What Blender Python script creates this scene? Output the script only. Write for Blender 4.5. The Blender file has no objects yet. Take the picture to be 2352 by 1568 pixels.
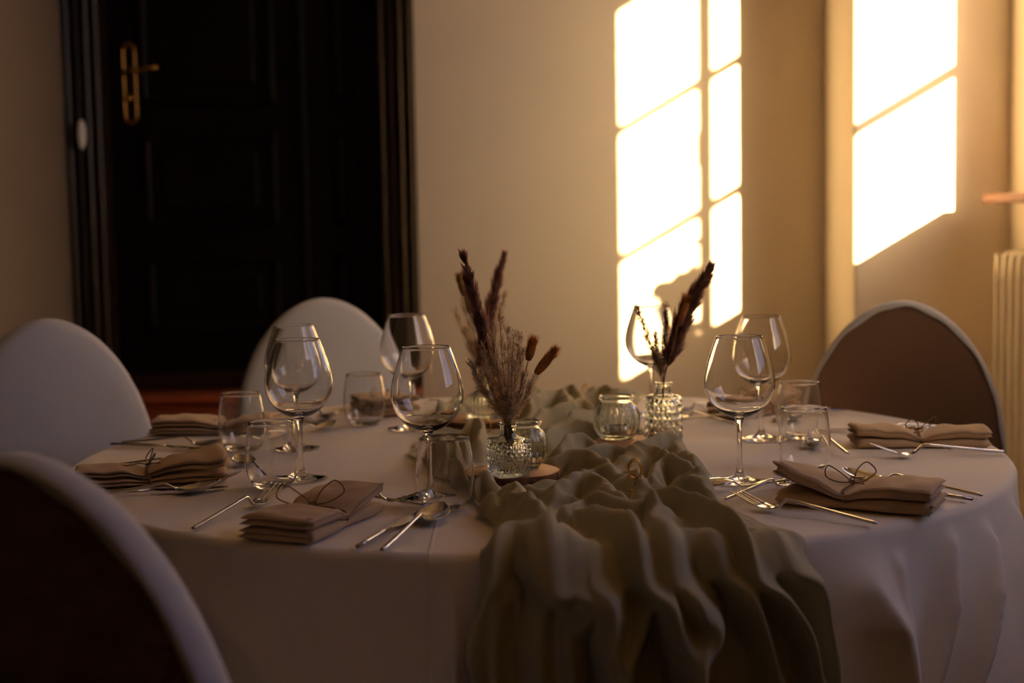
import bpy, math, random
import numpy as np
from mathutils import Vector, Matrix

# ---------------------------------------------------------------- camera, sky, sun, exposure
scene = bpy.context.scene
col = scene.collection
PITCH, ROLL, CAMZ = 0.08612, 0.01776, 1.1486
cam_data = bpy.data.cameras.new('camera')
cam_data.sensor_width = 36.0
cam_data.lens = 3387.4 / 2352 * 36.0
cam_data.clip_start = 0.05
cam_data.dof.use_dof = True
cam_data.dof.focus_distance = 2.10
cam_data.dof.aperture_fstop = 3.1
cam_data.dof.aperture_blades = 9
cam = bpy.data.objects.new('camera', cam_data)
col.objects.link(cam)
cr, sr, cp, sp = math.cos(ROLL), math.sin(ROLL), math.cos(PITCH), math.sin(PITCH)
right = Vector((cr, -sr * sp, -sr * cp)); up = Vector((sr, cr * sp, cr * cp)); back = Vector((0, -cp, sp))
cam.matrix_world = Matrix(((right.x, up.x, back.x, 0), (right.y, up.y, back.y, 0), (right.z, up.z, back.z, CAMZ), (0, 0, 0, 1)))
scene.camera = cam

world = bpy.data.worlds.new('sky'); scene.world = world
world.use_nodes = True
bg = world.node_tree.nodes['Background']
SUN = Vector((-0.66, 1.0, -0.38))
bg.inputs['Strength'].default_value = 1.0
def sky_nodes():
    # evening sky: dim blue overhead, warm glow round the low sun
    nt = world.node_tree; N = nt.nodes.new; L = nt.links.new
    tc = N('ShaderNodeTexCoord'); dt = N('ShaderNodeVectorMath'); dt.operation = 'DOT_PRODUCT'
    dt.inputs[1].default_value = tuple(-SUN.normalized()); L(tc.outputs['Generated'], dt.inputs[0])
    mx = N('ShaderNodeMath'); mx.operation = 'MAXIMUM'; mx.inputs[1].default_value = 0.0; L(dt.outputs['Value'], mx.inputs[0])
    prev = None
    for pw, colr in ((SKY_LOBES[0]), (SKY_LOBES[1])):
        p = N('ShaderNodeMath'); p.operation = 'POWER'; p.inputs[1].default_value = pw; L(mx.outputs[0], p.inputs[0])
        sc = N('ShaderNodeVectorMath'); sc.operation = 'SCALE'; sc.inputs[0].default_value = colr; L(p.outputs[0], sc.inputs['Scale'])
        ad = N('ShaderNodeVectorMath'); ad.operation = 'ADD'; L(sc.outputs[0], ad.inputs[0])
        if prev is None: ad.inputs[1].default_value = SKY_BLUE
        else: L(prev.outputs[0], ad.inputs[1])
        prev = ad
    L(prev.outputs[0], bg.inputs['Color'])
SKY_BLUE = (0.50, 0.68, 1.42)
SKY_LOBES = ((60.0, (32.0, 21.0, 9.2)), (8.0, (5.4, 3.9, 1.9)))
sky_nodes()

sd = bpy.data.lights.new('sun', 'SUN'); sd.energy = 145.0; sd.angle = math.radians(0.75); sd.color = (1.0, 0.655, 0.31)
sun = bpy.data.objects.new('sun', sd); col.objects.link(sun)
sun.rotation_euler = SUN.to_track_quat('-Z', 'Y').to_euler()
sun.location = (6, -6, 5)

scene.view_settings.view_transform = 'Standard'
scene.view_settings.look = 'None'
scene.view_settings.exposure = 0.10
scene.view_settings.gamma = 1.0
scene.view_settings.use_curve_mapping = False
cy = scene.cycles
cy.max_bounces = 28; cy.diffuse_bounces = 6; cy.glossy_bounces = 6; cy.transmission_bounces = 26; cy.transparent_max_bounces = 16
cy.sample_clamp_indirect = 6.0
cy.caustics_refractive = True; cy.caustics_reflective = False
cy.blur_glossy = 0.5

def portal(loc, sx, sy):
    l = bpy.data.lights.new('window_portal', 'AREA'); l.shape = 'RECTANGLE'; l.size = sx; l.size_y = sy
    l.cycles.is_portal = True
    o = bpy.data.objects.new('window_portal', l); col.objects.link(o)
    o.location = loc; o.rotation_euler = (0, math.radians(90), 0)     # shines towards -x
    return o

# ---------------------------------------------------------------- helpers
def tag(o, label=None, cat=None, group=None, kind=None):
    if label: o['label'] = label
    if cat: o['category'] = cat
    if group: o['group'] = group
    if kind: o['kind'] = kind
    return o

def mesh(name, verts, faces, mat, parent=None, smooth=True, loc=None):
    me = bpy.data.meshes.new(name)
    me.from_pydata([tuple(v) for v in verts], [], [tuple(f) for f in faces])
    me.materials.append(mat)
    if smooth:
        me.polygons.foreach_set('use_smooth', [True] * len(me.polygons))
    me.update()
    o = bpy.data.objects.new(name, me); col.objects.link(o)
    if parent: o.parent = parent
    if loc: o.location = loc
    return o

def thing(name, label, cat, loc=(0, 0, 0), rz=0.0, group=None):
    o = bpy.data.objects.new(name, None); col.objects.link(o)
    o.empty_display_size = 0.05
    o.location = loc; o.rotation_euler = (0, 0, rz)
    return tag(o, label, cat, group)

def clone(root, loc, rz, label, group=None, rot=None, scale=None):
    r = root.copy(); col.objects.link(r)
    r.location = loc; r.rotation_euler = rot if rot else (0, 0, rz)
    if scale: r.scale = scale
    r['label'] = label
    if group: r['group'] = group
    for ch in list(root.children):
        c = ch.copy(); col.objects.link(c); c.parent = r
        for g in ch.children:
            d = g.copy(); col.objects.link(d); d.parent = c
    return r

class MB:
    """collects geometry for one mesh"""
    def __init__(s): s.v = []; s.f = []
    def add(s, v, f):
        n = len(s.v); s.v += [tuple(p) for p in v]; s.f += [tuple(i + n for i in q) for q in f]; return s
    def box(s, x0, x1, y0, y1, z0, z1, b=0.0):
        if b <= 0:
            v = [(x0,y0,z0),(x1,y0,z0),(x1,y1,z0),(x0,y1,z0),(x0,y0,z1),(x1,y0,z1),(x1,y1,z1),(x0,y1,z1)]
            f = [(0,3,2,1),(4,5,6,7),(0,1,5,4),(1,2,6,5),(2,3,7,6),(3,0,4,7)]
            return s.add(v, f)
        def ring(i, z): return [(x0+i,y0+b,z),(x0+b,y0+i,z),(x1-b,y0+i,z),(x1-i,y0+b,z),(x1-i,y1-b,z),(x1-b,y1-i,z),(x0+b,y1-i,z),(x0+i,y1-b,z)]
        rs = [ring(b*0.7, z0), ring(0, z0+b), ring(0, z1-b), ring(b*0.7, z1)]
        v = sum(rs, []); f = [tuple(range(7,-1,-1)), tuple(range(24,32))]
        for k in range(3):
            for i in range(8):
                j = (i+1) % 8; f.append((k*8+i, k*8+j, (k+1)*8+j, (k+1)*8+i))
        return s.add(v, f)
    def tube(s, pts, rad, n=10, flat=1.0, caps=True, closed=False, upv=None):
        pts = [Vector(p) for p in pts]; m = len(pts)
        if not hasattr(rad, '__len__'): rad = [rad] * m
        if m == 0: return s
        nrm = None; rings = []
        for i, p in enumerate(pts):
            if closed: t = pts[(i+1) % m] - pts[(i-1) % m]
            else: t = (pts[min(i+1, m-1)] - pts[max(i-1, 0)])
            if t.length < 1e-9: t = Vector((0, 0, 1))
            t.normalize()
            if upv is not None:
                nrm = Vector(upv) - t * t.dot(Vector(upv)); nrm.normalize()
            elif nrm is None:
                a = Vector((0, 0, 1)) if abs(t.z) < 0.9 else Vector((1, 0, 0))
                nrm = (a - t * a.dot(t)).normalized()
            else:
                nrm = (nrm - t * nrm.dot(t)).normalized()
            b = t.cross(nrm)
            rings.append([p + (nrm * math.sin(2*math.pi*k/n) * flat + b * math.cos(2*math.pi*k/n)) * rad[i] for k in range(n)])
        v = sum(rings, []); f = []
        for i in range(m if closed else m - 1):
            a = i * n; c = ((i+1) % m) * n
            for k in range(n):
                l = (k+1) % n; f.append((a+k, a+l, c+l, c+k))
        if caps and not closed:
            f.append(tuple(range(n-1, -1, -1))); f.append(tuple(range((m-1)*n, m*n)))
        return s.add(v, f)
    def lathe(s, prof, n=48, cap0=False, cap1=False, mod=None, cx=0, cy=0, cz=0):
        v = []; f = []; m = len(prof)
        for (r, z) in prof:
            for k in range(n):
                a = 2*math.pi*k/n; rr = r if mod is None else mod(r, z, a)
                v.append((cx + rr*math.cos(a), cy + rr*math.sin(a), cz + z))
        for i in range(m-1):
            for k in range(n):
                l = (k+1) % n; f.append((i*n+k, i*n+l, (i+1)*n+l, (i+1)*n+k))
        if cap0: f.append(tuple(range(n-1, -1, -1)))
        if cap1: f.append(tuple(range((m-1)*n, m*n)))
        return s.add(v, f)
    def build(s, name, mat, parent=None, smooth=True, loc=None):
        return mesh(name, s.v, s.f, mat, parent, smooth, loc)

def interp(xs, ys, x): return float(np.interp(x, xs, ys))

def catmull(pts, k=6):
    pts = [Vector(p) for p in pts]; out = []
    P = [pts[0]*2-pts[1]] + pts + [pts[-1]*2-pts[-2]]
    for i in range(1, len(P)-2):
        for j in range(k):
            t = j/k; a, b, c, d = P[i-1], P[i], P[i+1], P[i+2]
            out.append(0.5*((2*b)+(c-a)*t+(2*a-5*b+4*c-d)*t*t+(3*b-a-3*c+d)*t**3))
    out.append(pts[-1]); return out

# ---------------------------------------------------------------- materials
def mat_base(name):
    m = bpy.data.materials.new(name); m.use_nodes = True
    nt = m.node_tree; nt.nodes.clear()
    out = nt.nodes.new('ShaderNodeOutputMaterial')
    return m, nt, out
def pbr(name, color, rough=0.6, metal=0.0, noise=0.0, nscale=8.0, bump=0.0, bscale=40.0, bdist=0.002, spec=0.5, sheen=0.0, stretch=(1,1,1), color2=None, coat=0.0):
    m, nt, out = mat_base(name)
    b = nt.nodes.new('ShaderNodeBsdfPrincipled')
    nt.links.new(b.outputs[0], out.inputs['Surface'])
    b.inputs['Base Color'].default_value = (*color, 1); b.inputs['Roughness'].default_value = rough
    b.inputs['Metallic'].default_value = metal; b.inputs['Specular IOR Level'].default_value = spec
    b.inputs['Sheen Weight'].default_value = sheen; b.inputs['Coat Weight'].default_value = coat
    tc = nt.nodes.new('ShaderNodeTexCoord'); mp = nt.nodes.new('ShaderNodeMapping'); mp.inputs['Scale'].default_value = stretch
    nt.links.new(tc.outputs['Object'], mp.inputs['Vector'])
    if noise > 0 or color2:
        n = nt.nodes.new('ShaderNodeTexNoise'); n.inputs['Scale'].default_value = nscale; n.inputs['Detail'].default_value = 5
        nt.links.new(mp.outputs[0], n.inputs['Vector'])
        r = nt.nodes.new('ShaderNodeValToRGB')
        c2 = color2 if color2 else tuple(c*(1-noise) for c in color)
        r.color_ramp.elements[0].position = 0.3; r.color_ramp.elements[1].position = 0.7
        r.color_ramp.elements[0].color = (*c2, 1); r.color_ramp.elements[1].color = (*color, 1)
        nt.links.new(n.outputs['Fac'], r.inputs[0]); nt.links.new(r.outputs[0], b.inputs['Base Color'])
    if bump > 0:
        n2 = nt.nodes.new('ShaderNodeTexNoise'); n2.inputs['Scale'].default_value = bscale; n2.inputs['Detail'].default_value = 6
        nt.links.new(mp.outputs[0], n2.inputs['Vector'])
        bp = nt.nodes.new('ShaderNodeBump'); bp.inputs['Strength'].default_value = bump; bp.inputs['Distance'].default_value = bdist
        nt.links.new(n2.outputs['Fac'], bp.inputs['Height']); nt.links.new(bp.outputs[0], b.inputs['Normal'])
    return m

def fabric(name, color, trans=0.15, bump=0.25, bscale=25.0, stretch=(1,1,1), weave=900.0, rough=0.9, creases=()):
    m, nt, out = mat_base(name)
    b = nt.nodes.new('ShaderNodeBsdfPrincipled'); b.inputs['Base Color'].default_value = (*color, 1)
    b.inputs['Roughness'].default_value = rough; b.inputs['Specular IOR Level'].default_value = 0.15; b.inputs['Sheen Weight'].default_value = 0.15
    tr = nt.nodes.new('ShaderNodeBsdfTranslucent'); tr.inputs['Color'].default_value = (*color, 1)
    mx = nt.nodes.new('ShaderNodeMixShader'); mx.inputs[0].default_value = trans
    nt.links.new(b.outputs[0], mx.inputs[1]); nt.links.new(tr.outputs[0], mx.inputs[2]); nt.links.new(mx.outputs[0], out.inputs['Surface'])
    tc = nt.nodes.new('ShaderNodeTexCoord'); mp = nt.nodes.new('ShaderNodeMapping'); mp.inputs['Scale'].default_value = stretch
    nt.links.new(tc.outputs['Object'], mp.inputs['Vector'])
    n = nt.nodes.new('ShaderNodeTexNoise'); n.inputs['Scale'].default_value = bscale; n.inputs['Detail'].default_value = 4; n.inputs['Distortion'].default_value = 0.6
    nt.links.new(mp.outputs[0], n.inputs['Vector'])
    bp = nt.nodes.new('ShaderNodeBump'); bp.inputs['Strength'].default_value = bump; bp.inputs['Distance'].default_value = 0.004
    nt.links.new(n.outputs['Fac'], bp.inputs['Height'])
    n3 = nt.nodes.new('ShaderNodeTexNoise'); n3.inputs['Scale'].default_value = weave; n3.inputs['Detail'].default_value = 1
    nt.links.new(tc.outputs['Object'], n3.inputs['Vector'])
    bp2 = nt.nodes.new('ShaderNodeBump'); bp2.inputs['Strength'].default_value = 0.12; bp2.inputs['Distance'].default_value = 0.0005
    nt.links.new(n3.outputs['Fac'], bp2.inputs['Height']); nt.links.new(bp.outputs[0], bp2.inputs['Normal'])
    last = bp2
    if creases:
        sp = nt.nodes.new('ShaderNodeSeparateXYZ'); nt.links.new(tc.outputs['Object'], sp.inputs[0])
        for ax, pos in creases:      # sharp ironed fold lines across the cloth
            sb = nt.nodes.new('ShaderNodeMath'); sb.operation = 'SUBTRACT'; sb.inputs[1].default_value = pos; nt.links.new(sp.outputs[ax.upper()], sb.inputs[0])
            ab = nt.nodes.new('ShaderNodeMath'); ab.operation = 'ABSOLUTE'; nt.links.new(sb.outputs[0], ab.inputs[0])
            mr = nt.nodes.new('ShaderNodeMapRange'); mr.interpolation_type = 'SMOOTHSTEP'; mr.inputs['From Max'].default_value = 0.0035; mr.inputs['To Min'].default_value = 1.0; mr.inputs['To Max'].default_value = 0.0
            nt.links.new(ab.outputs[0], mr.inputs['Value'])
            bc = nt.nodes.new('ShaderNodeBump'); bc.inputs['Strength'].default_value = 0.8; bc.inputs['Distance'].default_value = 0.0012
            nt.links.new(mr.outputs[0], bc.inputs['Height']); nt.links.new(last.outputs[0], bc.inputs['Normal']); last = bc
    nt.links.new(last.outputs[0], b.inputs['Normal'])
    return m

def plume_mat(name, c1, c2, scale=80, trans=0.35):
    m, nt, out = mat_base(name)
    tc = nt.nodes.new('ShaderNodeTexCoord'); n = nt.nodes.new('ShaderNodeTexNoise'); n.inputs['Scale'].default_value = scale; n.inputs['Detail'].default_value = 4
    nt.links.new(tc.outputs['Object'], n.inputs['Vector'])
    r = nt.nodes.new('ShaderNodeValToRGB'); r.color_ramp.elements[0].position = 0.32; r.color_ramp.elements[1].position = 0.68
    r.color_ramp.elements[0].color = (*c2, 1); r.color_ramp.elements[1].color = (*c1, 1); nt.links.new(n.outputs['Fac'], r.inputs[0])
    d = nt.nodes.new('ShaderNodeBsdfDiffuse'); t = nt.nodes.new('ShaderNodeBsdfTranslucent'); mx = nt.nodes.new('ShaderNodeMixShader'); mx.inputs[0].default_value = trans
    for q in (d, t): nt.links.new(r.outputs[0], q.inputs['Color'])
    nt.links.new(d.outputs[0], mx.inputs[1]); nt.links.new(t.outputs[0], mx.inputs[2]); nt.links.new(mx.outputs[0], out.inputs['Surface'])
    return m

def glass(name, color=(1, 1, 1), ior=1.5, rough=0.0, bump=0.0):
    m, nt, out = mat_base(name)
    g = nt.nodes.new('ShaderNodeBsdfGlass'); g.inputs['Color'].default_value = (*color, 1); g.inputs['IOR'].default_value = ior; g.inputs['Roughness'].default_value = rough
    nt.links.new(g.outputs[0], out.inputs['Surface'])
    return m

def pane_glass(name):
    m, nt, out = mat_base(name)
    t = nt.nodes.new('ShaderNodeBsdfTransparent'); t.inputs['Color'].default_value = (0.97, 0.98, 0.97, 1)
    g = nt.nodes.new('ShaderNodeBsdfGlossy'); g.inputs['Roughness'].default_value = 0.0
    mx = nt.nodes.new('ShaderNodeMixShader'); mx.inputs[0].default_value = 0.07
    nt.links.new(t.outputs[0], mx.inputs[1]); nt.links.new(g.outputs[0], mx.inputs[2])
    nt.links.new(mx.outputs[0], out.inputs['Surface'])
    return m

def emit(name, color, strength):
    m, nt, out = mat_base(name)
    e = nt.nodes.new('ShaderNodeEmission'); e.inputs['Color'].default_value = (*color, 1); e.inputs['Strength'].default_value = strength
    nt.links.new(e.outputs[0], out.inputs['Surface']); return m

def rings_wood(name):
    m, nt, out = mat_base(name)
    b = nt.nodes.new('ShaderNodeBsdfPrincipled'); b.inputs['Roughness'].default_value = 0.6
    tc = nt.nodes.new('ShaderNodeTexCoord')
    w = nt.nodes.new('ShaderNodeTexWave'); w.wave_type = 'RINGS'; w.rings_direction = 'Z'
    w.inputs['Scale'].default_value = 75; w.inputs['Distortion'].default_value = 2.5; w.inputs['Detail'].default_value = 3; w.inputs['Detail Scale'].default_value = 1.5
    nt.links.new(tc.outputs['Object'], w.inputs['Vector'])
    r = nt.nodes.new('ShaderNodeValToRGB')
    r.color_ramp.elements[0].color = (0.50, 0.27, 0.14, 1); r.color_ramp.elements[1].color = (0.66, 0.40, 0.24, 1)
    nt.links.new(w.outputs['Fac'], r.inputs[0]); nt.links.new(r.outputs[0], b.inputs['Base Color'])
    nt.links.new(b.outputs[0], out.inputs['Surface'])
    return m

M = dict(
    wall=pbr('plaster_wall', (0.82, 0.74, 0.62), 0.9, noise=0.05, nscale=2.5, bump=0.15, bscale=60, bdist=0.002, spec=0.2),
    ceiling=pbr('brown_ceiling_wood', (0.38, 0.32, 0.25), 0.6, spec=0.3, noise=0.4, nscale=5, stretch=(8, 0.7, 1)),
    floor=pbr('dark_parquet', (0.075, 0.050, 0.038), 0.45, noise=0.4, nscale=6, stretch=(1, 8, 1), bump=0.1, bscale=20),
    door=pbr('dark_door_wood', (0.0035, 0.0022, 0.0018), 0.45, noise=0.35, nscale=10, stretch=(6, 6, 0.6), bump=0.1, bscale=30, spec=0.12),
    casing=pbr('casing_wood', (0.014, 0.006, 0.004), 0.34, noise=0.3, nscale=10, stretch=(6, 6, 0.5), bump=0.08, bscale=30, spec=0.35),
    step=pbr('red_brown_step_wood', (0.22, 0.045, 0.018), 0.4, noise=0.3, nscale=6, stretch=(0.6, 5, 5), bump=0.05),
    brass=pbr('aged_brass', (0.50, 0.28, 0.08), 0.3, 1.0, noise=0.4, nscale=40),
    brass_dark=pbr('tarnished_brass', (0.05, 0.03, 0.015), 0.35, 1.0, noise=0.5, nscale=30),
    left_wall=pbr('dimmed_wall_plaster', (0.135, 0.112, 0.10), 0.9, noise=0.05, nscale=2.5, bump=0.15, bscale=60, spec=0.2),  # plaster colour darkened to put shade on this side and cut bounce light
    cloth=fabric('white_tablecloth', (0.92, 0.84, 0.75), 0.05, 0.16, 9, (1, 2.2, 1), creases=(('y', 2.515), ('x', -0.103))),
    cover=fabric('white_chair_cover', (0.57, 0.58, 0.64), 0.04, 0.22, 7, (3, 3, 0.8)),
    uphol=fabric('dark_chair_upholstery', (0.17, 0.105, 0.070), 0.0, 0.1, 30),
    runner=fabric('sage_chiffon', (0.52, 0.475, 0.32), 0.22, 0.32, 26, (2.2, 0.6, 1), 700),
    napkin=fabric('beige_linen', (0.60, 0.43, 0.27), 0.08, 0.2, 22, (1, 1, 1), 1400),
    twine=pbr('jute_twine', (0.28, 0.16, 0.07), 0.9, noise=0.5, nscale=400, bump=0.6, bscale=900, bdist=0.0006),
    steel=pbr('polished_steel', (0.62, 0.60, 0.58), 0.09, 1.0),
    gold=pbr('gold_wire', (0.85, 0.48, 0.12), 0.18, 1.0, noise=0.1),
    glass=glass('clear_glass'),
    vglass=glass('pressed_glass', (0.97, 0.985, 0.965), 1.48),
    pane=pane_glass('window_pane'),
    slice=rings_wood('cut_wood_rings'),
    bark=pbr('bark', (0.20, 0.10, 0.055), 0.9, noise=0.5, nscale=60, bump=0.8, bscale=90, bdist=0.003),
    dark_plume=plume_mat('burgundy_plume', (0.46, 0.27, 0.22), (0.20, 0.10, 0.085)),
    beige_plume=plume_mat('straw_grass', (0.90, 0.74, 0.55), (0.42, 0.29, 0.18), 70, 0.4),
    dark_straw=plume_mat('dark_straw_grass', (0.46, 0.30, 0.18), (0.22, 0.12, 0.07), 70),
    bunny=plume_mat('bunny_tail_fur', (0.68, 0.32, 0.11), (0.38, 0.16, 0.05), 90),
    bunny2=plume_mat('olive_bunny_tail_fur', (0.50, 0.34, 0.12), (0.28, 0.18, 0.06), 90),
    stem=pbr('dry_stem', (0.20, 0.11, 0.05), 0.8, noise=0.4, nscale=50),
    stem_green=pbr('green_stem', (0.12, 0.15, 0.05), 0.7, noise=0.3, nscale=50),
    paint=pbr('white_radiator_paint', (0.74, 0.66, 0.56), 0.4, noise=0.04, bump=0.05),
    wframe=pbr('white_window_paint', (0.72, 0.68, 0.6), 0.4, noise=0.03),
    sill=pbr('brown_sill_wood', (0.13, 0.045, 0.022), 0.75, spec=0.15, noise=0.3, nscale=8, stretch=(4, 0.6, 4)),
    plastic=pbr('white_plastic', (0.80, 0.80, 0.82), 0.35, noise=0.02),
    wax=pbr('candle_wax', (0.75, 0.68, 0.58), 0.4, noise=0.03),
    tin=pbr('tealight_tin', (0.60, 0.58, 0.56), 0.25, 1.0),
    leaf=pbr('plant_leaf', (0.05, 0.10, 0.03), 0.5, noise=0.3, nscale=20),
    pot=pbr('white_pot', (0.7, 0.68, 0.65), 0.3, noise=0.03),
    bulb=emit('warm_bulb', (1.0, 0.42, 0.10), 14.0),
    outside=pbr('outside_render', (0.5, 0.47, 0.45), 0.9, noise=0.1),
    table=pbr('table_wood', (0.25, 0.14, 0.08), 0.6, noise=0.2),
    legs=pbr('chair_leg_metal', (0.45, 0.45, 0.47), 0.3, 1.0),
)

# ---------------------------------------------------------------- the room
def struct(mb, name, mat, parent=None, smooth=False):
    o = mb.build(name, mat, parent, smooth)
    if parent is None: o['kind'] = 'structure'
    return o
YB, YP = 5.30, 4.83          # back wall plane, front of the pier
XR, XC, XL = 1.63, 1.126, -1.565
H = 3.1
DX0, DX1 = -1.565, -0.329     # outer edges of the door casing
struct(MB().box(DX1, XC + 0.02, YB, YB + 0.2, 0, H).box(-1.75, DX1, YB, YB + 0.2, 2.75, H).box(-1.75, DX1, YB + 0.14, YB + 0.2, 0, 2.75), 'wall_back', M['wall'])
struct(MB().box(XC, XR + 0.12, YP, YB + 0.2, 0, H, 0.006), 'wall_pier', M['wall'])
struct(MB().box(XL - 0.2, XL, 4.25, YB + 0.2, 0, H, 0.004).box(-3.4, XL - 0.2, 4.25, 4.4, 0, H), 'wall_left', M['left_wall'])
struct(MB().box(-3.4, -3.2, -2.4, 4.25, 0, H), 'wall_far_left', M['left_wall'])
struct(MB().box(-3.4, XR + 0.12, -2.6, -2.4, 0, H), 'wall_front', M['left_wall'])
# the right wall with two window openings (y0, y1)
WIN = [(3.22, 4.60), (1.25, 2.35)]
ZS, ZT = 1.15, 2.72
w = MB()
w.box(XR, XR + 0.12, -2.6, YP, 0, ZS).box(XR, XR + 0.12, -2.6, YP, ZT, H)
w.box(XR, XR + 0.12, WIN[0][1], YP, ZS, ZT).box(XR, XR + 0.12, WIN[1][1], WIN[0][0], ZS, ZT).box(XR, XR + 0.12, -2.6, WIN[1][0], ZS, ZT)
struct(w, 'wall_right', M['wall'])
struct(MB().box(-3.4, XR + 0.3, -2.6, YB + 0.2, -0.1, 0), 'floor', M['floor'])
struct(MB().box(-3.4, XR + 0.3, -2.6, YB + 0.2, H, H + 0.1), 'ceiling', M['ceiling'])
# unseen wall added outside to keep the low sun off the near window
struct(MB().box(XR + 0.12, 4.3, -1.55, -1.35, 0, 4.2), 'wall_sun_blocker', M['outside'])
struct(MB().box(XR + 0.12, 9.0, -8, 9, -0.6, -0.5), 'floor_outside', M['outside'])

def window(name, y0, y1, ya, yb, ym, bars, label):
    """frame from y0..y1, glass from ya..yb, mullion ym"""
    X0, X1 = XR + 0.012, XR + 0.058
    f = MB()
    f.box(X0, X1, y0, ya, ZS + 0.035, ZT, 0.004).box(X0, X1, yb, y1, ZS + 0.035, ZT, 0.004)
    f.box(X0, X1, ya, yb, ZS + 0.035, ZS + 0.095).box(X0, X1, ya, yb, bars[-1], ZT)
    fr = struct(f, name, M['wframe'])
    m = MB()
    for zb in bars[:-1]: m.box(X0 + 0.006, X1 - 0.006, ya, yb, zb - 0.012, zb + 0.012)
    m.box(X0 + 0.002, X1 - 0.002, ym - 0.014, ym + 0.014, ZS + 0.095, bars[-1])
    m.build('glazing_bars', M['wframe'], fr, False)
    mesh('pane', [(XR+0.035, ya, ZS+0.09), (XR+0.035, yb, ZS+0.09), (XR+0.035, yb, bars[-1]), (XR+0.035, ya, bars[-1])], [(0, 1, 2, 3)], M['pane'], fr, False)
    h = MB(); h.box(X0 - 0.03, X0, ym + 0.02, ym + 0.035, 1.85, 1.97, 0.004); h.build('handle', M['brass'], fr, False)
    return fr
window('window_1', WIN[0][0], WIN[0][1], 3.359, 4.53, 3.84, (1.709, 2.166, 2.59), '')
window('window_2', WIN[1][0], WIN[1][1], 1.30, 2.30, 1.80, (1.709, 2.166, 2.59), '')
struct(MB().box(1.50, XR + 0.06, 3.10, 4.70, 1.155, 1.185, 0.006), 'trim_1', M['sill'])
struct(MB().box(1.50, XR + 0.06, 1.15, 2.45, 1.155, 1.185, 0.006), 'trim_2', M['sill'])
for (a, b) in WIN: portal((XR + 0.11, (a + b) / 2, (ZS + ZT) / 2), ZT - ZS, b - a)

# door: casing, two leaves with panels, lever on a brass plate
ZD = 0.60
d = bpy.data.objects.new('door_1', None); col.objects.link(d); d['kind'] = 'structure'; d.location = (0, 0, 0)
c = MB()
for (x0, x1, y0) in ((DX0, -1.43, 0), (-0.461, DX1, 0)):
    c.box(x0, x1, YB - 0.03, YB + 0.14, ZD, 2.75)
    n = 4
    for i in range(n):
        xa = x0 + (x1 - x0) * (i + 0.18) / n; xb = x0 + (x1 - x0) * (i + 0.72) / n
        c.box(xa, xb, YB - 0.052 + 0.008 * (i % 2), YB - 0.025, ZD, 2.75, 0.006)
c.box(DX0, DX1, YB - 0.03, YB + 0.14, 2.62, 2.75)
c.build('casing', M['casing'], d, False)
def leaf(x0, x1, name):
    l = MB().box(x0, x1, YB + 0.05, YB + 0.10, ZD, 2.62)
    for (z0, z1) in ((ZD + 0.14, 1.02), (1.12, 1.46), (1.56, 2.45)):
        a, b = x0 + 0.11, x1 - 0.09
        for (p, q, r, s) in ((a, b, z0, z0+0.03), (a, b, z1-0.03, z1), (a, a+0.03, z0, z1), (b-0.03, b, z0, z1)):
            l.box(p, q, YB + 0.032, YB + 0.052, r, s, 0.006)
        l.box(a + 0.07, b - 0.07, YB + 0.040, YB + 0.052, z0 + 0.07, z1 - 0.07, 0.006)
    o = l.build(name, M['door'], d, False); return o
lf = leaf(-1.43, -0.745, 'door_leaf'); leaf(-0.735, -0.461, 'side_leaf')
MB().box(-0.755, -0.725, YB + 0.03, YB + 0.06, ZD, 2.62, 0.008).build('meeting_strip', M['door'], d, False)
# plate: long rounded outline with raised rim
p = MB(); px_, pz = -1.350, 1.638
prof = [(math.cos(t) * 0.021, (0.112 if math.sin(t) > 0 else -0.112) + math.sin(t) * 0.028) for t in np.linspace(0, 2*math.pi, 33)[:-1]]
p.tube([(px_ + a, YB + 0.036, pz + b) for a, b in prof], 0.0045, 8, closed=True)
vv = [(px_ + a, YB + 0.038, pz + b) for a, b in prof]; plate = p.build('lock_plate_rim', M['brass'], lf)
MB().add(vv, [tuple(range(len(vv)))]).build('lock_plate', M['brass_dark'], lf)
hl = MB(); hl.tube([(px_, YB+0.04, 1.682), (px_, YB+0.0, 1.682), (px_+0.012, YB-0.012, 1.683), (px_+0.05, YB-0.016, 1.677), (px_+0.085, YB-0.014, 1.686), (px_+0.112, YB-0.012, 1.688)], [0.010, 0.009, 0.008, 0.006, 0.006, 0.009], 10)
hl.build('lever_handle', M['brass'], lf)
MB().tube([(px_ - 0.004, YB+0.04, 1.585), (px_ - 0.004, YB+0.026, 1.585)], 0.011, 14).build('keyhole_cover', M['brass'], lf)

# dark threshold and red-brown steps up to the door
s = MB().box(-1.565, DX1, YB - 0.06, YB + 0.14, 0.545, ZD, 0.008); st = s.build('trim_3', M['casing'], None, False); st['kind'] = 'structure'
s = MB().box(-1.56, DX1, 5.085, YB - 0.001, 0.0, 0.512)
s.box(-1.56, DX1, 4.84, 5.085, 0, 0.34).box(-1.56, DX1, 4.60, 4.84, 0, 0.17)
s.box(-1.56, DX1, 5.06, YB - 0.001, 0.512, 0.542, 0.01).box(-1.56, DX1, 4.815, 5.085, 0.34, 0.365, 0.01).box(-1.56, DX1, 4.575, 4.84, 0.17, 0.195, 0.01)
o = s.build('door_steps', M['step'], None, False); tag(o, 'red-brown wooden steps rising to the dark door', 'steps')
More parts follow.
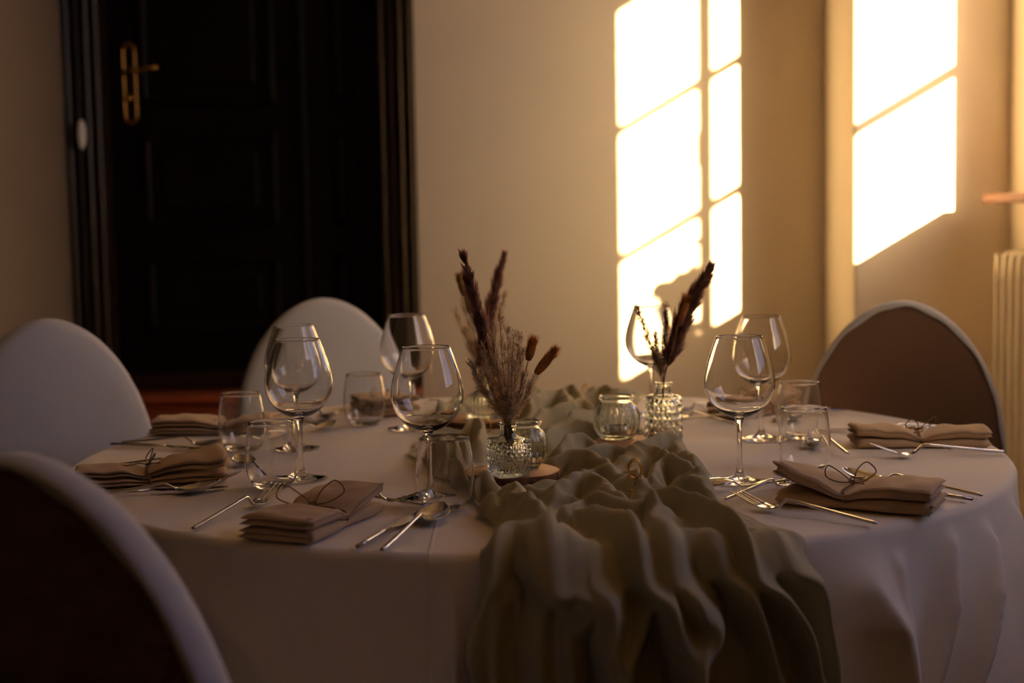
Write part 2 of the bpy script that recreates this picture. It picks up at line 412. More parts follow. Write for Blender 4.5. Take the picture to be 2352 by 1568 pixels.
# oval white bell push on the left casing
sw = MB(); pr = [(0.0, 0.0)]
ring = []
for k, (sc, dd) in enumerate(((1.0, 0), (1.0, 0.010), (0.86, 0.017), (0.5, 0.020))):
    ring.append([(-1.505 + math.cos(t)*0.014*sc, YB - 0.045 - dd, 1.455 + math.sin(t)*0.052*sc) for t in np.linspace(0, 2*math.pi, 29)[:-1]])
v = sum(ring, []); f = [tuple(range(84, 112))]
for k in range(3):
    for i in range(28): j = (i+1) % 28; f.append((k*28+i, k*28+j, (k+1)*28+j, (k+1)*28+i))
o = mesh('doorbell_push', v, f, M['plastic']); tag(o, 'small white oval fitting on the left side of the dark door casing', 'door bell')

# radiator under the window
rad = thing('radiator', 'white ribbed column radiator on the right wall below the brown window sill', 'radiator', (1.545, 4.0, 0.0))
for i in range(22):
    y = 0.485 - i * 0.066
    r_ = MB()
    pts = [(-0.055, y, 0.14), (-0.055, y, 0.93), (-0.045, y, 0.975), (-0.02, y, 0.992), (0.02, y, 0.992), (0.045, y, 0.975), (0.055, y, 0.93), (0.055, y, 0.14), (0.04, y, 0.10), (-0.04, y, 0.10)]
    pp = catmull(pts + [pts[0]], 3)[:-1]
    r_.tube(pp, 0.019, 8, flat=1.15, closed=True, upv=(0, 1, 0))
    r_.box(-0.05, 0.05, y - 0.009, y + 0.009, 0.12, 0.975)
    r_.build('column', M['paint'], rad)
for z_ in (0.16, 0.93): MB().tube([(0, 0.5, z_), (0, -0.95, z_)], 0.018, 10).build('manifold', M['paint'], rad)
for y_ in (-0.9, 0.4): MB().tube([(0, y_, 0.0), (0, y_, 0.12)], 0.011, 10).build('pipe', M['paint'], rad)

# orchid on the sill, which throws the leaf shadow on the back wall
pl = thing('potted_orchid', 'orchid with broad leaves in a white pot on the window sill, throwing a leaf shadow', 'potted plant', (1.565, 3.86, 1.185))
MB().lathe([(0.001, 0), (0.038, 0), (0.05, 0.09), (0.052, 0.10), (0.047, 0.10), (0.043, 0.085), (0.001, 0.085)], 28).build('pot', M['pot'], pl)
def leaf_blade(mb, path, wid):
    path = catmull(path, 6); n = len(path); v = []; f = []
    for i, p_ in enumerate(path):
        t = i / (n - 1); ww = wid * math.sin(math.pi * min(1, t * 0.93 + 0.07)) ** 0.6
        tg = (path[min(i+1, n-1)] - path[max(i-1, 0)]).normalized(); sd_ = tg.cross(SUN)
        if sd_.length < 1e-3: sd_ = Vector((1, 0, 0))
        sd_.normalize()
        for s_, dz in ((-1, 0.004), (0, -0.003), (1, 0.004)): v.append(p_ + sd_ * ww * s_ + Vector((0, 0, dz)))
    for i in range(n - 1):
        for k in range(2): f.append((i*3+k, i*3+k+1, i*3+k+4, i*3+k+3))
    return mb.add(v, f)
for path, wd in (([(0,0,0.085),(0.0,-0.05,0.20),(0.0,-0.11,0.265),(0.0,-0.17,0.255)], 0.045), ([(0,0,0.085),(0.0,-0.03,0.20),(0.0,0.0,0.30)], 0.050), ([(0,0,0.085),(0,0.03,0.20),(0,0.065,0.30)], 0.036), ([(0,0,0.085),(-0.02,0.05,0.17),(-0.02,0.10,0.19)], 0.03), ([(0,0,0.085),(0.01,-0.05,0.16),(0.01,-0.12,0.19)], 0.032)):
    leaf_blade(MB(), path, wd).build('leaf', M['leaf'], pl)
sm = MB()
for (q, r_) in (((0.0, -0.04, 0.35), 0.014), ((0.0, 0.02, 0.355), 0.013), ((0.0, 0.08, 0.37), 0.013)):
    sm.tube(catmull([(0, 0, 0.085), (0.01, q[1]*0.6, 0.2), q], 5), 0.0022, 6)
    sm.lathe([(0.001, -r_), (r_*0.8, -r_*0.6), (r_, 0), (r_*0.7, r_*0.7), (0.001, r_)], 12, cx=q[0], cy=q[1], cz=q[2])
sm.build('flower_stalks', M['leaf'], pl)

# ---------------------------------------------------------------- chairs
def arch(n=44, zc=0.63, a=0.212, b=0.325, z0=0.46, e=1.9):
    pts = []
    for z in np.linspace(z0, zc, 6)[:-1]: pts.append((a * (1 - 0.05 * (zc - z) / (zc - z0)), z))
    for t in np.linspace(0, math.pi, n):
        cx, sz = math.cos(t), math.sin(t)
        pts.append((math.copysign(abs(cx) ** (2/e), cx) * a, zc + abs(sz) ** (2/e) * b))
    for z in np.linspace(zc, z0, 6)[1:]: pts.append((-a * (1 - 0.05 * (zc - z) / (zc - z0)), z))
    return pts
def make_chair(label, loc, rz, group):
    """faces +y"""
    t = thing('banquet_chair', label, 'chair', loc, rz, group)
    out = arch(); cz = 0.66
    prof = [(0.958, -0.0235), (0.978, -0.024), (0.991, -0.021), (1.0, -0.013), (1.005, 0.0), (1.0, 0.011), (0.985, 0.019), (0.93, 0.026), (0.75, 0.031), (0.4, 0.034)]
    v = []; f = []; n = len(out)
    def pos(x, z, y): return (x, y - 0.20 - (z - 0.46) * 0.10, z)
    rr = random.Random(5)
    wav = [0.007 * math.sin(i * 0.55) + 0.006 * math.sin(i * 1.27 + 1) for i in range(n)]
    for j, (s_, y) in enumerate(prof):
        for i, (x, z) in enumerate(out):
            s2 = s_ + (wav[i] if j == 0 else 0)
            v.append(pos(x * s2, cz + (z - cz) * s2, y))
    for j in range(len(prof) - 1):
        for i in range(n - 1): f.append((j*n+i, j*n+i+1, (j+1)*n+i+1, (j+1)*n+i))
        f.append((j*n+n-1, j*n, (j+1)*n, (j+1)*n+n-1))
    ce = len(v); v.append(pos(0, cz, 0.035)); L = (len(prof)-1) * n
    for i in range(n): f.append((L+i, L+(i+1) % n, ce))
    mesh('backrest_cover', v, f, M['cover'], t)
    # dark upholstered rear left bare inside the wavy hem
    v = []; f = []; prof2 = [(0.983, -0.014), (0.976, -0.019), (0.93, -0.0215), (0.5, -0.023)]
    for (s_, y) in prof2:
        for (x, z) in out: v.append(pos(x * s_, cz + (z - cz) * s_, y))
    for j in range(3):
        for i in range(n): k = (i+1) % n; f.append((j*n+i, j*n+k, (j+1)*n+k, (j+1)*n+i))
    ce = len(v); v.append(pos(0, cz, -0.024))
    for i in range(n): f.append((3*n+i, 3*n+(i+1) % n, ce))
    o = mesh('rear_panel', v, f, M['uphol'], t); o['label'] = 'dark upholstered rear panel'
    # seat and skirt
    v = []; f = []; m = 48
    secs = [(0.0, 0.485, 1.0), (0.8, 0.488, 1.0), (0.97, 0.478, 1.0), (1.0, 0.455, 1.0), (0.99, 0.38, 0.9), (0.93, 0.30, 0.5)]
    for (s_, z, k) in secs:
        for i in range(m):
            a = 2*math.pi*i/m; ca, sa = math.cos(a), math.sin(a)
            r_ = 1 / (abs(ca)**5 + abs(sa)**5) ** 0.2
            zz = z - (0.0 if k > 0.95 else (1-k) * 0.22 * (r_ - 1) / 0.3)
            v.append((ca * r_ * 0.215 * s_, 0.03 + sa * r_ * 0.215 * s_, zz))
    for j in range(len(secs) - 1):
        for i in range(m): k = (i+1) % m; f.append((j*m+i, j*m+k, (j+1)*m+k, (j+1)*m+i))
    mesh('seat_cover', v, f, M['cover'], t)
    for sx in (-1, 1):
        for sy in (-1, 1):
            MB().tube([(sx*0.19, 0.03+sy*0.19, 0.44), (sx*0.195, 0.03+sy*0.20, 0.2), (sx*0.20, 0.03+sy*0.215, 0.0)], [0.05, 0.028, 0.022], 12).build('leg', M['cover'], t)
    for sx in (-1, 1):
        MB().tube([(sx*0.17, -0.185, 0.44), (sx*0.185, -0.20, 0.56), (sx*0.19, -0.215, 0.66)], 0.014, 10).build('back_post', M['legs'], t)
    return t
G = 'white covered banquet chairs round the table'
def facing(dx, dy): return math.atan2(dy, dx) - math.pi / 2
c1 = make_chair('near chair seen from behind, dark rear panel with white cover wrapped over its rim', (-0.343, 1.515, 0), facing(0.40, 0.92), G); c1.scale = (1.03, 1, 0.991)
make_chair('white covered chair at the left edge, pulled up to the left side of the table', (-0.780, 2.76, 0), facing(0.62, -0.78), G)
c3 = make_chair('white covered chair standing in front of the dark door, behind the table', (-0.385, 3.385, 0), facing(0.32, -0.95), G); c3.scale = (1.05, 1, 0.995)
make_chair('dark-backed chair seen from behind at the right, beside the radiator', (0.873, 3.30, 0), facing(0.25, 0.97), G)

# lit chandelier hanging near the camera end of the room: its bulbs glint in the glasses and spoons
ch = thing('chandelier', 'small brass chandelier with a ring of warm bulbs, mirrored as orange dots in the glasses', 'chandelier', (0.95, -0.55, 2.42))
MB().tube([(0, 0, 0.68), (0, 0, 0.0)], 0.008, 10).build('rod', M['brass'], ch)
MB().lathe([(0.001, -0.05), (0.03, -0.03), (0.035, 0), (0.02, 0.04), (0.001, 0.05)], 24).build('hub', M['brass'], ch)
for k in range(7):
    a = 2*math.pi*k/7; ca, sa = math.cos(a), math.sin(a)
    ar = MB().tube(catmull([(0.02*ca, 0.02*sa, 0), (0.12*ca, 0.12*sa, -0.05), (0.24*ca, 0.24*sa, -0.02), (0.25*ca, 0.25*sa, 0.03)], 5), 0.006, 8).build('arm', M['brass'], ch)
    MB().lathe([(0.001, 0.03), (0.012, 0.035), (0.020, 0.055), (0.018, 0.075), (0.008, 0.098), (0.001, 0.105)], 16, cx=0.25*ca, cy=0.25*sa).build('bulb', M['bulb'], ar)

# ---------------------------------------------------------------- table, cloth, runner
TC = np.array([0.037, 2.478]); TR = 0.775; TZ = 0.75; RHO = 0.014
tb = thing('round_table', 'round banquet table hidden under the white tablecloth', 'table', (TC[0], TC[1], 0))
MB().lathe([(0.001, 0.715), (0.755, 0.715), (0.762, 0.722), (0.762, 0.738), (0.755, 0.744), (0.001, 0.744)], 96).build('tabletop', M['table'], tb)
for k in range(4):
    a = math.pi/4 + k*math.pi/2
    MB().tube([(0.5*math.cos(a), 0.5*math.sin(a), 0.715), (0.55*math.cos(a), 0.55*math.sin(a), 0.0)], 0.018, 12).build('leg', M['legs'], tb)

def seg_dist(P, a, b):
    a = np.array(a); b = np.array(b); ab = b - a; L = (ab @ ab) + 1e-12
    t = np.clip(((P - a) @ ab) / L, 0, 1)
    return np.linalg.norm(P - (a + t[..., None] * ab), axis=-1), t
def smooth_line(pts, k=4):
    return [(p.x, p.y) for p in catmull([(a, b, 0) for a, b in pts], k)]
def ridge_h(P, pts, H_, w_, taper=True, pw=1.5):
    pts = smooth_line(pts); n = len(pts) - 1; best = np.full(P.shape[:-1], 9.0); par = np.zeros_like(best)
    for i in range(n):
        d, t = seg_dist(P, pts[i], pts[i+1]); m_ = d < best
        best = np.where(m_, d, best); par = np.where(m_, (i + t) / n, par)
    tp = 0.45 + 0.55 * np.sin(np.pi * np.clip(par * 0.9 + 0.05, 0, 1)) ** 0.7 if taper else 1.0
    best = np.sqrt(best ** 2 + 0.0045 ** 2)
    return H_ * tp * np.exp(-(best / w_) ** pw)
def wrap(P, h):
    """flat cloth coordinates (x, y) and lift h -> 3-D point on the table and over its edge"""
    d = P - TC; r = np.linalg.norm(d, axis=-1); u = d / (r[..., None] + 1e-9)
    s_ = r - (TR - RHO); a = np.clip(s_ / RHO, 0, math.pi / 2)
    rad = np.where(s_ < 0, r, TR - RHO + (RHO + h) * np.sin(a))
    z = np.where(s_ < 0, TZ + h, TZ - RHO + (RHO + h) * np.cos(a) - np.maximum(0, s_ - RHO * math.pi / 2))
    return np.stack([TC[0] + u[..., 0] * rad, TC[1] + u[..., 1] * rad, z], -1)

CLOTH_R = [
 (0.030, 0.016, [(-0.078,1.700),(-0.085,1.608),(-0.092,1.547),(-0.10,1.3)]),
 (0.012, 0.030, [(-0.47,1.84),(-0.417,1.729),(-0.362,1.608),(-0.30,1.4)]),
 (0.070, 0.048, [(0.455,1.755),(0.52,1.70),(0.58,1.60),(0.64,1.40)]),
 (0.052, 0.018, [(0.505,1.800),(0.530,1.715),(0.555,1.62),(0.60,1.40)]),
 (0.050, 0.018, [(0.595,1.885),(0.625,1.787),(0.65,1.668),(0.70,1.45)]),
 (0.055, 0.018, [(0.672,1.955),(0.705,1.842),(0.73,1.711),(0.78,1.50)]),
 (0.050, 0.022, [(0.745,2.08),(0.83,1.95),(0.90,1.80),(0.98,1.60)]),
]
def cloth_h(P):
    d = P - TC; r = np.linalg.norm(d, axis=-1); th = np.arctan2(d[..., 1], d[..., 0])
    drop = np.clip((r - TR) / 0.5, 0, 1.5)
    hsum = np.zeros_like(r)
    for H_, w_, pts in CLOTH_R:
        hh = ridge_h(P, pts, H_, w_, False, 1.15) * np.clip((r - TR + 0.012) / 0.12, 0, 1)
        hsum = (hsum ** 4 + hh ** 4) ** 0.25
    front = np.exp(-((np.abs(np.angle(np.exp(1j * (th + 1.75)))) / 0.55) ** 4))      # smoother at the front
    gen = (0.5 + 0.5 * np.sin(th * 17 + 1.3 * np.sin(th * 5))) * 0.055 * drop * (1 - 0.85 * front)
    gen += 0.010 * drop * (0.5 + 0.5 * np.sin(th * 41 + 3 * np.sin(th * 7)))
    h = gen + hsum
    # ironing creases and soft waves on the top
    top = np.clip((TR - 0.01 - r) / 0.03, 0, 1)
    h = h + top * 0.0006 * np.sin(P[..., 0] * 21 + 3 * np.sin(P[..., 1] * 6)) * np.sin(P[..., 1] * 33 + 2 * np.sin(P[..., 0] * 9))
    return h
NT = 1300
rads = list(np.linspace(0.02, TR - 0.03, 70)) + list(np.linspace(TR - 0.025, TR + 0.03, 16)) + list(np.linspace(TR + 0.036, TR + 0.255, 44))
ths = np.linspace(0, 2 * math.pi, NT + 1)[:-1]
rg, tg_ = np.meshgrid(rads, ths, indexing='ij')
P = np.stack([TC[0] + rg * np.cos(tg_), TC[1] + rg * np.sin(tg_)], -1)
V = wrap(P, cloth_h(P) - 0.0015)
fv = [tuple(x) for x in V.reshape(-1, 3)]; nf = len(rads)
faces = [(i*NT+k, i*NT+(k+1) % NT, (i+1)*NT+(k+1) % NT, (i+1)*NT+k) for i in range(nf-1) for k in range(NT)]
ce = len(fv); fv.append((TC[0], TC[1], TZ - 0.0015)); faces += [(ce, (k+1) % NT, k) for k in range(NT)]
o = mesh('tablecloth', fv, faces, M['cloth']); tag(o, 'white tablecloth draped over the round table in soft folds', 'tablecloth')

RUN = [
(.034,.030,[(-0.014,1.932),(-0.004,1.965),(0.011,1.877),(0.029,1.766),(0.046,1.697),(0.065,1.683)]),
(.030,.022,[(-0.018,1.837),(-0.001,1.898),(0.013,1.846)]),
(.028,.022,[(0.005,1.774),(0.016,1.718),(0.035,1.692),(0.053,1.676)]),
(.024,.022,[(0.005,1.793),(-0.02,1.705),(-0.039,1.686),(-0.049,1.651),(-0.057,1.595),(-0.064,1.534),(-0.08,1.33)]),
(.030,.022,[(0.051,1.974),(0.074,2.03),(0.102,2.058),(0.123,1.968),(0.142,1.885)]),
(.030,.020,[(0.061,1.842),(0.086,1.89),(0.11,1.888),(0.134,1.873),(0.153,1.865),(0.178,1.895)]),
(.034,.022,[(0.084,1.857),(0.11,1.806),(0.131,1.746),(0.139,1.702),(0.159,1.684),(0.171,1.665),(0.187,1.639),(0.206,1.603),(0.225,1.571),(0.244,1.535),(0.30,1.33)]),
(.030,.024,[(0.055,1.783),(0.065,1.705),(0.086,1.7),(0.1,1.683),(0.107,1.654),(0.11,1.609),(0.124,1.526),(0.14,1.33)]),
(.026,.020,[(0.124,1.689),(0.155,1.686),(0.145,1.664),(0.14,1.632),(0.134,1.591),(0.137,1.53),(0.14,1.33)]),
(.034,.024,[(0.188,1.847),(0.175,1.765),(0.175,1.71),(0.192,1.694),(0.2,1.677),(0.221,1.655),(0.217,1.616),(0.218,1.57),(0.227,1.533),(0.25,1.33)]),
(.030,.016,[(0.165,1.978),(0.185,1.941),(0.213,1.918),(0.239,1.851),(0.256,1.766),(0.267,1.727),(0.297,1.71),(0.337,1.678),(0.37,1.639),(0.42,1.576),(0.50,1.36)]),
(.022,.020,[(0.197,1.742),(0.225,1.74),(0.232,1.722),(0.256,1.705),(0.281,1.675),(0.314,1.631),(0.349,1.592),(0.369,1.568),(0.44,1.34)]),
(.024,.022,[(0.268,1.732),(0.303,1.745),(0.315,1.746),(0.348,1.736),(0.373,1.705),(0.395,1.663),(0.42,1.622),(0.444,1.588),(0.53,1.36)]),
(.026,.022,[(0.055,1.671),(0.065,1.689),(0.074,1.681),(0.084,1.667),(0.076,1.638)]),
(.016,.018,[(-0.013,1.688),(-0.022,1.643),(-0.026,1.598),(-0.026,1.537),(-0.03,1.33)]),
(.014,.018,[(0.031,1.683),(0.025,1.643),(0.021,1.597),(0.022,1.536),(0.02,1.33)]),
(.014,.020,[(0.062,1.665),(0.066,1.597),(0.069,1.536),(0.07,1.33)]),
(.036,.026,[(0.142,2.098),(0.176,2.214),(0.22,2.303),(0.254,2.338),(0.257,2.26)]),
(.034,.022,[(0.149,2.046),(0.19,2.206),(0.214,2.24),(0.231,2.133),(0.248,2.082),(0.257,1.99),(0.256,1.906)]),
(.028,.022,[(0.228,2.239),(0.257,2.236),(0.272,2.164),(0.268,2.052),(0.254,1.966)]),
(.030,.020,[(0.192,2.018),(0.211,2.126),(0.238,2.139)]),
(.030,.022,[(0.044,2.127),(0.066,2.209),(0.11,2.222),(0.133,2.167),(0.146,2.068)]),
(.026,.018,[(0.088,2.248),(0.13,2.318),(0.162,2.334),(0.18,2.294)]),
(.022,.018,[(0.056,2.276),(0.093,2.3),(0.124,2.269)]),
(.026,.022,[(0.07,2.344),(0.097,2.401),(0.123,2.419),(0.141,2.396)]),
(.030,.022,[(0.041,2.423),(0.086,2.505),(0.127,2.546),(0.146,2.532)]),
(.034,.024,[(0.055,2.459),(0.113,2.616),(0.148,2.688)]),
(.034,.022,[(0.024,2.531),(0.053,2.674),(0.101,2.734),(0.135,2.842),(0.148,2.741)]),
(.038,.028,[(0.012,2.757),(0.051,2.897),(0.097,2.937),(0.111,2.8)]),
(.034,.022,[(0.091,2.987),(0.12,3.022),(0.141,2.886)]),
(.034,.020,[(0.15,2.994),(0.181,3.046),(0.204,2.986),(0.225,3.0),(0.258,3.021)]),
(.026,.018,[(0.055,3.126),(0.022,3.096),(-0.002,3.034)]),
(.030,.022,[(-0.16,2.307),(-0.152,2.374),(-0.121,2.38),(-0.096,2.281)]),
(.034,.020,[(-0.109,2.239),(-0.1,2.323),(-0.077,2.254),(-0.062,2.147)]),
(.032,.018,[(-0.107,2.131),(-0.095,2.179),(-0.075,2.111),(-0.07,2.033)]),
(.030,.020,[(-0.097,2.047),(-0.072,2.015),(-0.052,2.073),(-0.025,2.01)]),
(.026,.014,[(-0.049,1.923),(-0.037,1.956),(-0.026,1.87)]),
(.036,.020,[(-0.088,2.508),(-0.07,2.576),(-0.055,2.481),(-0.058,2.355)]),
(.018,.018,[(0.012,2.043),(0.033,2.012),(0.056,1.996),(0.084,1.966)]),
(.030,.018,[(0.155,2.083),(0.17,2.066),(0.169,1.935)]),
(.028,.018,[(0.22,2.027),(0.237,2.04),(0.249,1.966),(0.255,1.898)]),
(.026,.018,[(0.084,2.082),(0.119,2.126),(0.143,2.076)]),
(.034,.016,[(0.162,1.862),(0.176,1.881),(0.175,1.812),(0.161,1.721)]),
(.020,.018,[(0.224,2.556),(0.195,2.45),(0.175,2.431)]),
(.030,.018,[(-0.132,3.02),(-0.137,2.867),(-0.138,2.729)]),
]
SLICES = [(0.002, 2.196, 0.074), (0.203, 2.462, 0.076), (-0.062, 2.775, 0.076)]
YL = [1.35,1.546,1.63,1.675,1.70,1.77,1.85,1.91,1.96,2.06,2.14,2.29,2.44,2.55,2.785,3.0,3.2,3.36]
XLf = [-.09,-.072,-.062,-.052,-.043,-.023,-.020,-.045,-.050,-.062,-.095,-.142,-.175,-.17,-.152,-.13,-.10,-.10]
YR = [1.35,1.605,1.64,1.68,1.72,1.755,1.807,1.84,1.92,2.01,2.16,2.354,2.475,2.52,2.73,2.88,3.0,3.2,3.36]
XRf = [.50,.443,.428,.406,.382,.358,.338,.308,.298,.276,.287,.292,.284,.262,.234,.222,.255,.28,.28]
ny, nx = 340, 124
ys = np.linspace(1.33, 3.34, ny); tt = np.linspace(0, 1, nx)
jl = 0.006 * np.sin(ys * 61) + 0.004 * np.sin(ys * 133 + 1); jr = 0.005 * np.sin(ys * 57 + 2) + 0.004 * np.sin(ys * 121)
xl = np.interp(ys, YL, XLf) + jl; xr = np.interp(ys, YR, XRf) + jr
k_ = np.ones(9) / 9
xl[4:-4] = np.convolve(xl, k_, 'valid'); xr[4:-4] = np.convolve(xr, k_, 'valid')
X = xl[:, None] + (xr - xl)[:, None] * tt[None, :]; Yg = np.repeat(ys[:, None], nx, 1)
P = np.stack([X, Yg], -1)
hs = np.zeros((ny, nx))
for H_, w_, pts in RUN:
    pl_ = smooth_line(pts); n_ = len(pl_) - 1; best = np.full(X.shape, 9.0); par = np.zeros_like(best)
    for i in range(n_):
        d_, t_ = seg_dist(P, pl_[i], pl_[i+1]); m_ = d_ < best
        best = np.where(m_, d_, best); par = np.where(m_, (i + t_) / n_, par)
    tp = 0.5 + 0.5 * np.sin(np.pi * np.clip(par * 0.9 + 0.05, 0, 1)) ** 0.6
    q_ = best / (w_ * 0.80)
    hh = H_ * 1.15 * tp * (0.68 * np.sqrt(np.clip(1 - q_ * q_, 0, 1)) + 0.32 * np.exp(-best / (w_ * 1.1)))
    hs += hh ** 9
hs = hs ** (1/9)
rr_ = np.linalg.norm(P - TC, axis=-1); hang = np.clip((rr_ - TR + 0.02) / 0.05, 0, 1)
wx = X + 0.012 * np.sin(Yg * 31) + 0.008 * np.sin(Yg * 67 + X * 40); wy = Yg + 0.015 * np.sin(X * 37 + 1)
base = 0.005 * (1 - np.abs(np.sin(wx * 62 + wy * 24 + 2 * np.sin(wy * 9)))) ** 1.3 + 0.004 * (1 - np.abs(np.sin(wx * 35 - wy * 48 + 1.7 * np.sin(wx * 14)))) ** 1.3
thr = np.arctan2(Yg - TC[1], X - TC[0])
baseh = 0.004 * (1 + np.sin(thr * 90 + 4 * np.sin(thr * 23)))
hs = hs + base * (1 - hang) + baseh * hang
for (sx_, sy_, r_) in SLICES:
    dd = np.hypot(X - sx_, Yg - sy_); hs = hs * np.clip((dd - r_ * 0.98) / (r_ * 0.30), 0, 1) ** 0.8
vd = np.hypot(X - 0.254, Yg - 2.473); hs = hs * np.clip((vd - 0.036) / 0.02, 0, 1)
edge = np.minimum(X - xl[:, None], xr[:, None] - X); hs = hs * (0.30 + 0.70 * np.clip(edge / 0.016, 0, 1) ** 0.6) * (1 + 0.65 * hang)
for it in range(2):
    hs[1:-1] = (hs[:-2] + 2*hs[1:-1] + hs[2:]) / 4; hs[:, 1:-1] = (hs[:, :-2] + 2*hs[:, 1:-1] + hs[:, 2:]) / 4
Pl = P.copy(); Pl[..., 1] -= hs * 0.25 * (1 - hang)      # crests lean a little over their valleys
V = wrap(Pl, hs * 1.38 + cloth_h(P) + 0.003)
faces = [(i*nx+j, i*nx+j+1, (i+1)*nx+j+1, (i+1)*nx+j) for i in range(ny-1) for j in range(nx-1)]
o = mesh('table_runner', V.reshape(-1, 3), faces, M['runner']); tag(o, 'crumpled sage green chiffon runner along the table, hanging over its front edge', 'table runner')
# let the chiffon settle on the cloth for a moment so that its folds fall naturally
rads = list(np.linspace(0.1, TR - 0.03, 10)) + list(np.linspace(TR - 0.025, TR + 0.03, 12)) + list(np.linspace(TR + 0.06, TR + 0.5, 8))
NC = 180; ths = np.linspace(0, 2*math.pi, NC + 1)[:-1]
rg, tg2 = np.meshgrid(rads, ths, indexing='ij'); Pc = np.stack([TC[0] + rg*np.cos(tg2), TC[1] + rg*np.sin(tg2)], -1)
Vc = wrap(Pc, cloth_h(Pc) - 0.0005); fc = [(i*NC+k, (i+1)*NC+k, (i+1)*NC+(k+1) % NC, i*NC+(k+1) % NC) for i in range(len(rads)-1) for k in range(NC)]
fv = [tuple(x) for x in Vc.reshape(-1, 3)]; ce = len(fv); fv.append((TC[0], TC[1], TZ - 0.0005)); fc += [(ce, k, (k+1) % NC) for k in range(NC)]
tmp = mesh('settle_surface', fv, fc, M['cloth'])
tmp.modifiers.new('c', 'COLLISION'); tmp.collision.thickness_outer = 0.002; tmp.collision.thickness_inner = 0.05; tmp.collision.cloth_friction = 40
m_ = o.modifiers.new('cloth', 'CLOTH'); cs = m_.settings
cs.quality = 6; cs.mass = 0.15; cs.tension_stiffness = 15; cs.compression_stiffness = 15; cs.shear_stiffness = 5; cs.bending_stiffness = 1.5; cs.air_damping = 2
cs.effector_weights.gravity = 0.12
cs.tension_damping = 15; cs.compression_damping = 15; cs.shear_damping = 10
m_.collision_settings.distance_min = 0.002; m_.collision_settings.use_self_collision = False; m_.collision_settings.collision_quality = 3
vg = o.vertex_groups.new(name='pin'); vg.add([i*nx+j for i in (0, 1, ny-2, ny-1) for j in range(nx)], 1.0, 'REPLACE'); cs.vertex_group_mass = 'pin'
FR = 8; m_.point_cache.frame_start = 1; m_.point_cache.frame_end = FR
for fr in range(1, FR + 1): scene.frame_set(fr)
settled = bpy.data.meshes.new_from_object(o.evaluated_get(bpy.context.evaluated_depsgraph_get()))
o.modifiers.clear(); o.data = settled; o.vertex_groups.clear(); bpy.data.objects.remove(tmp); scene.frame_set(1)
co = np.empty(len(settled.vertices) * 3); settled.vertices.foreach_get('co', co); co = co.reshape(-1, 3)
for (sx_, sy_, r_) in SLICES + [(0.254, 2.473, 0.033)]:
    dd = np.hypot(co[:, 0] - sx_, co[:, 1] - sy_); lim = 0.7522 + np.clip((dd - r_ * 0.99) / 0.012, 0, None) * 0.03
    co[:, 2] = np.where(dd < r_ * 1.5, np.minimum(co[:, 2], lim), co[:, 2])
    co[:, 2] = np.where(dd < r_ * 0.99, np.minimum(co[:, 2], 0.7518), co[:, 2])
rc_ = np.hypot(co[:, 0] - TC[0], co[:, 1] - TC[1]); co[:, 2] = np.where(rc_ < TR - 0.02, np.maximum(co[:, 2], 0.7505), co[:, 2])
settled.vertices.foreach_set('co', co.reshape(-1)); settled.update()
settled.polygons.foreach_set('use_smooth', [True] * len(settled.polygons))
ss_ = o.modifiers.new('smooth', 'SUBSURF'); ss_.levels = 1; ss_.render_levels = 1

# ---------------------------------------------------------------- glasses
def make_wine(label, loc, rz=0):
    t = thing('wine_glass', label, 'wine glass', loc, rz, 'balloon wine glasses on the table')
    Tk = 0.0011
    foot = [(0.0005, 0.0), (0.036, 0.0), (0.0395, 0.0006), (0.0405, 0.0014), (0.0395, 0.0022), (0.030, 0.0032), (0.018, 0.0052), (0.0095, 0.0088), (0.0065, 0.0125)]
    MB().lathe(foot, 56, cap0=True).build('foot', M['glass'], t)
    stem = [(0.0065, 0.0125), (0.0048, 0.018), (0.0040, 0.026), (0.0036, 0.045), (0.0037, 0.070), (0.0043, 0.084), (0.0060, 0.0915), (0.0085, 0.0950)]
    MB().lathe(stem, 32).build('stem', M['glass'], t)
    # outer wall up, rim, inner wall down
    outp = [(0.0085, 0.0950), (0.016, 0.0972), (0.026, 0.1022), (0.036, 0.1100), (0.0445, 0.1205), (0.0497, 0.1325), (0.0517, 0.1445), (0.0508, 0.1580), (0.0478, 0.1720), (0.0432, 0.1880), (0.0380, 0.2030), (0.0338, 0.2140)]
    o3 = [(p.x, p.y) for p in catmull([(a, b, 0) for a, b in outp], 4)]
    inn = []
    for i, (r, z) in enumerate(o3):
        a = o3[max(i-1, 0)]; b = o3[min(i+1, len(o3)-1)]; dx, dz = b[0]-a[0], b[1]-a[1]; L = math.hypot(dx, dz)
        k = max(0.0, 1 - (z - 0.095) / 0.02)
        th = Tk + 0.0030 * k * k
        rr_ = r - th * dz / L; zz_ = z + th * dx / L
        if rr_ > 0.004: inn.append((rr_, zz_))
    inn = [(0.0003, 0.0995), (0.003, 0.0996)] + inn
    rim = [(o3[-1][0] - 0.0001, o3[-1][1] + 0.0005), (o3[-1][0] - 0.0006, o3[-1][1] + 0.0007)]
    MB().lathe(o3 + rim + inn[::-1], 72).build('bowl', M['glass'], t)
    return t
w0 = make_wine('tall wine glass at the front right, just right of the runner', (0.332, 2.147, 0.7505))
for (x, y, lb) in ((0.432, 2.549, 'wine glass overlapping behind the front right glass, nearer the back wall'),
                   (0.273, 2.884, 'farthest wine glass, seen against the bright sunlit patch'),
                   (-0.326, 2.233, 'nearer of the two overlapping wine glasses on the left side'),
                   (-0.376, 2.534, 'rear wine glass of the overlapping pair on the left side'),
                   (-0.121, 2.066, 'big wine glass at the front centre, left of the dried grass bouquet'),
                   (-0.196, 2.748, 'wine glass behind the front centre one, against the dark door casing')):
    clone(w0, (x, y, 0.7505), 0, lb)
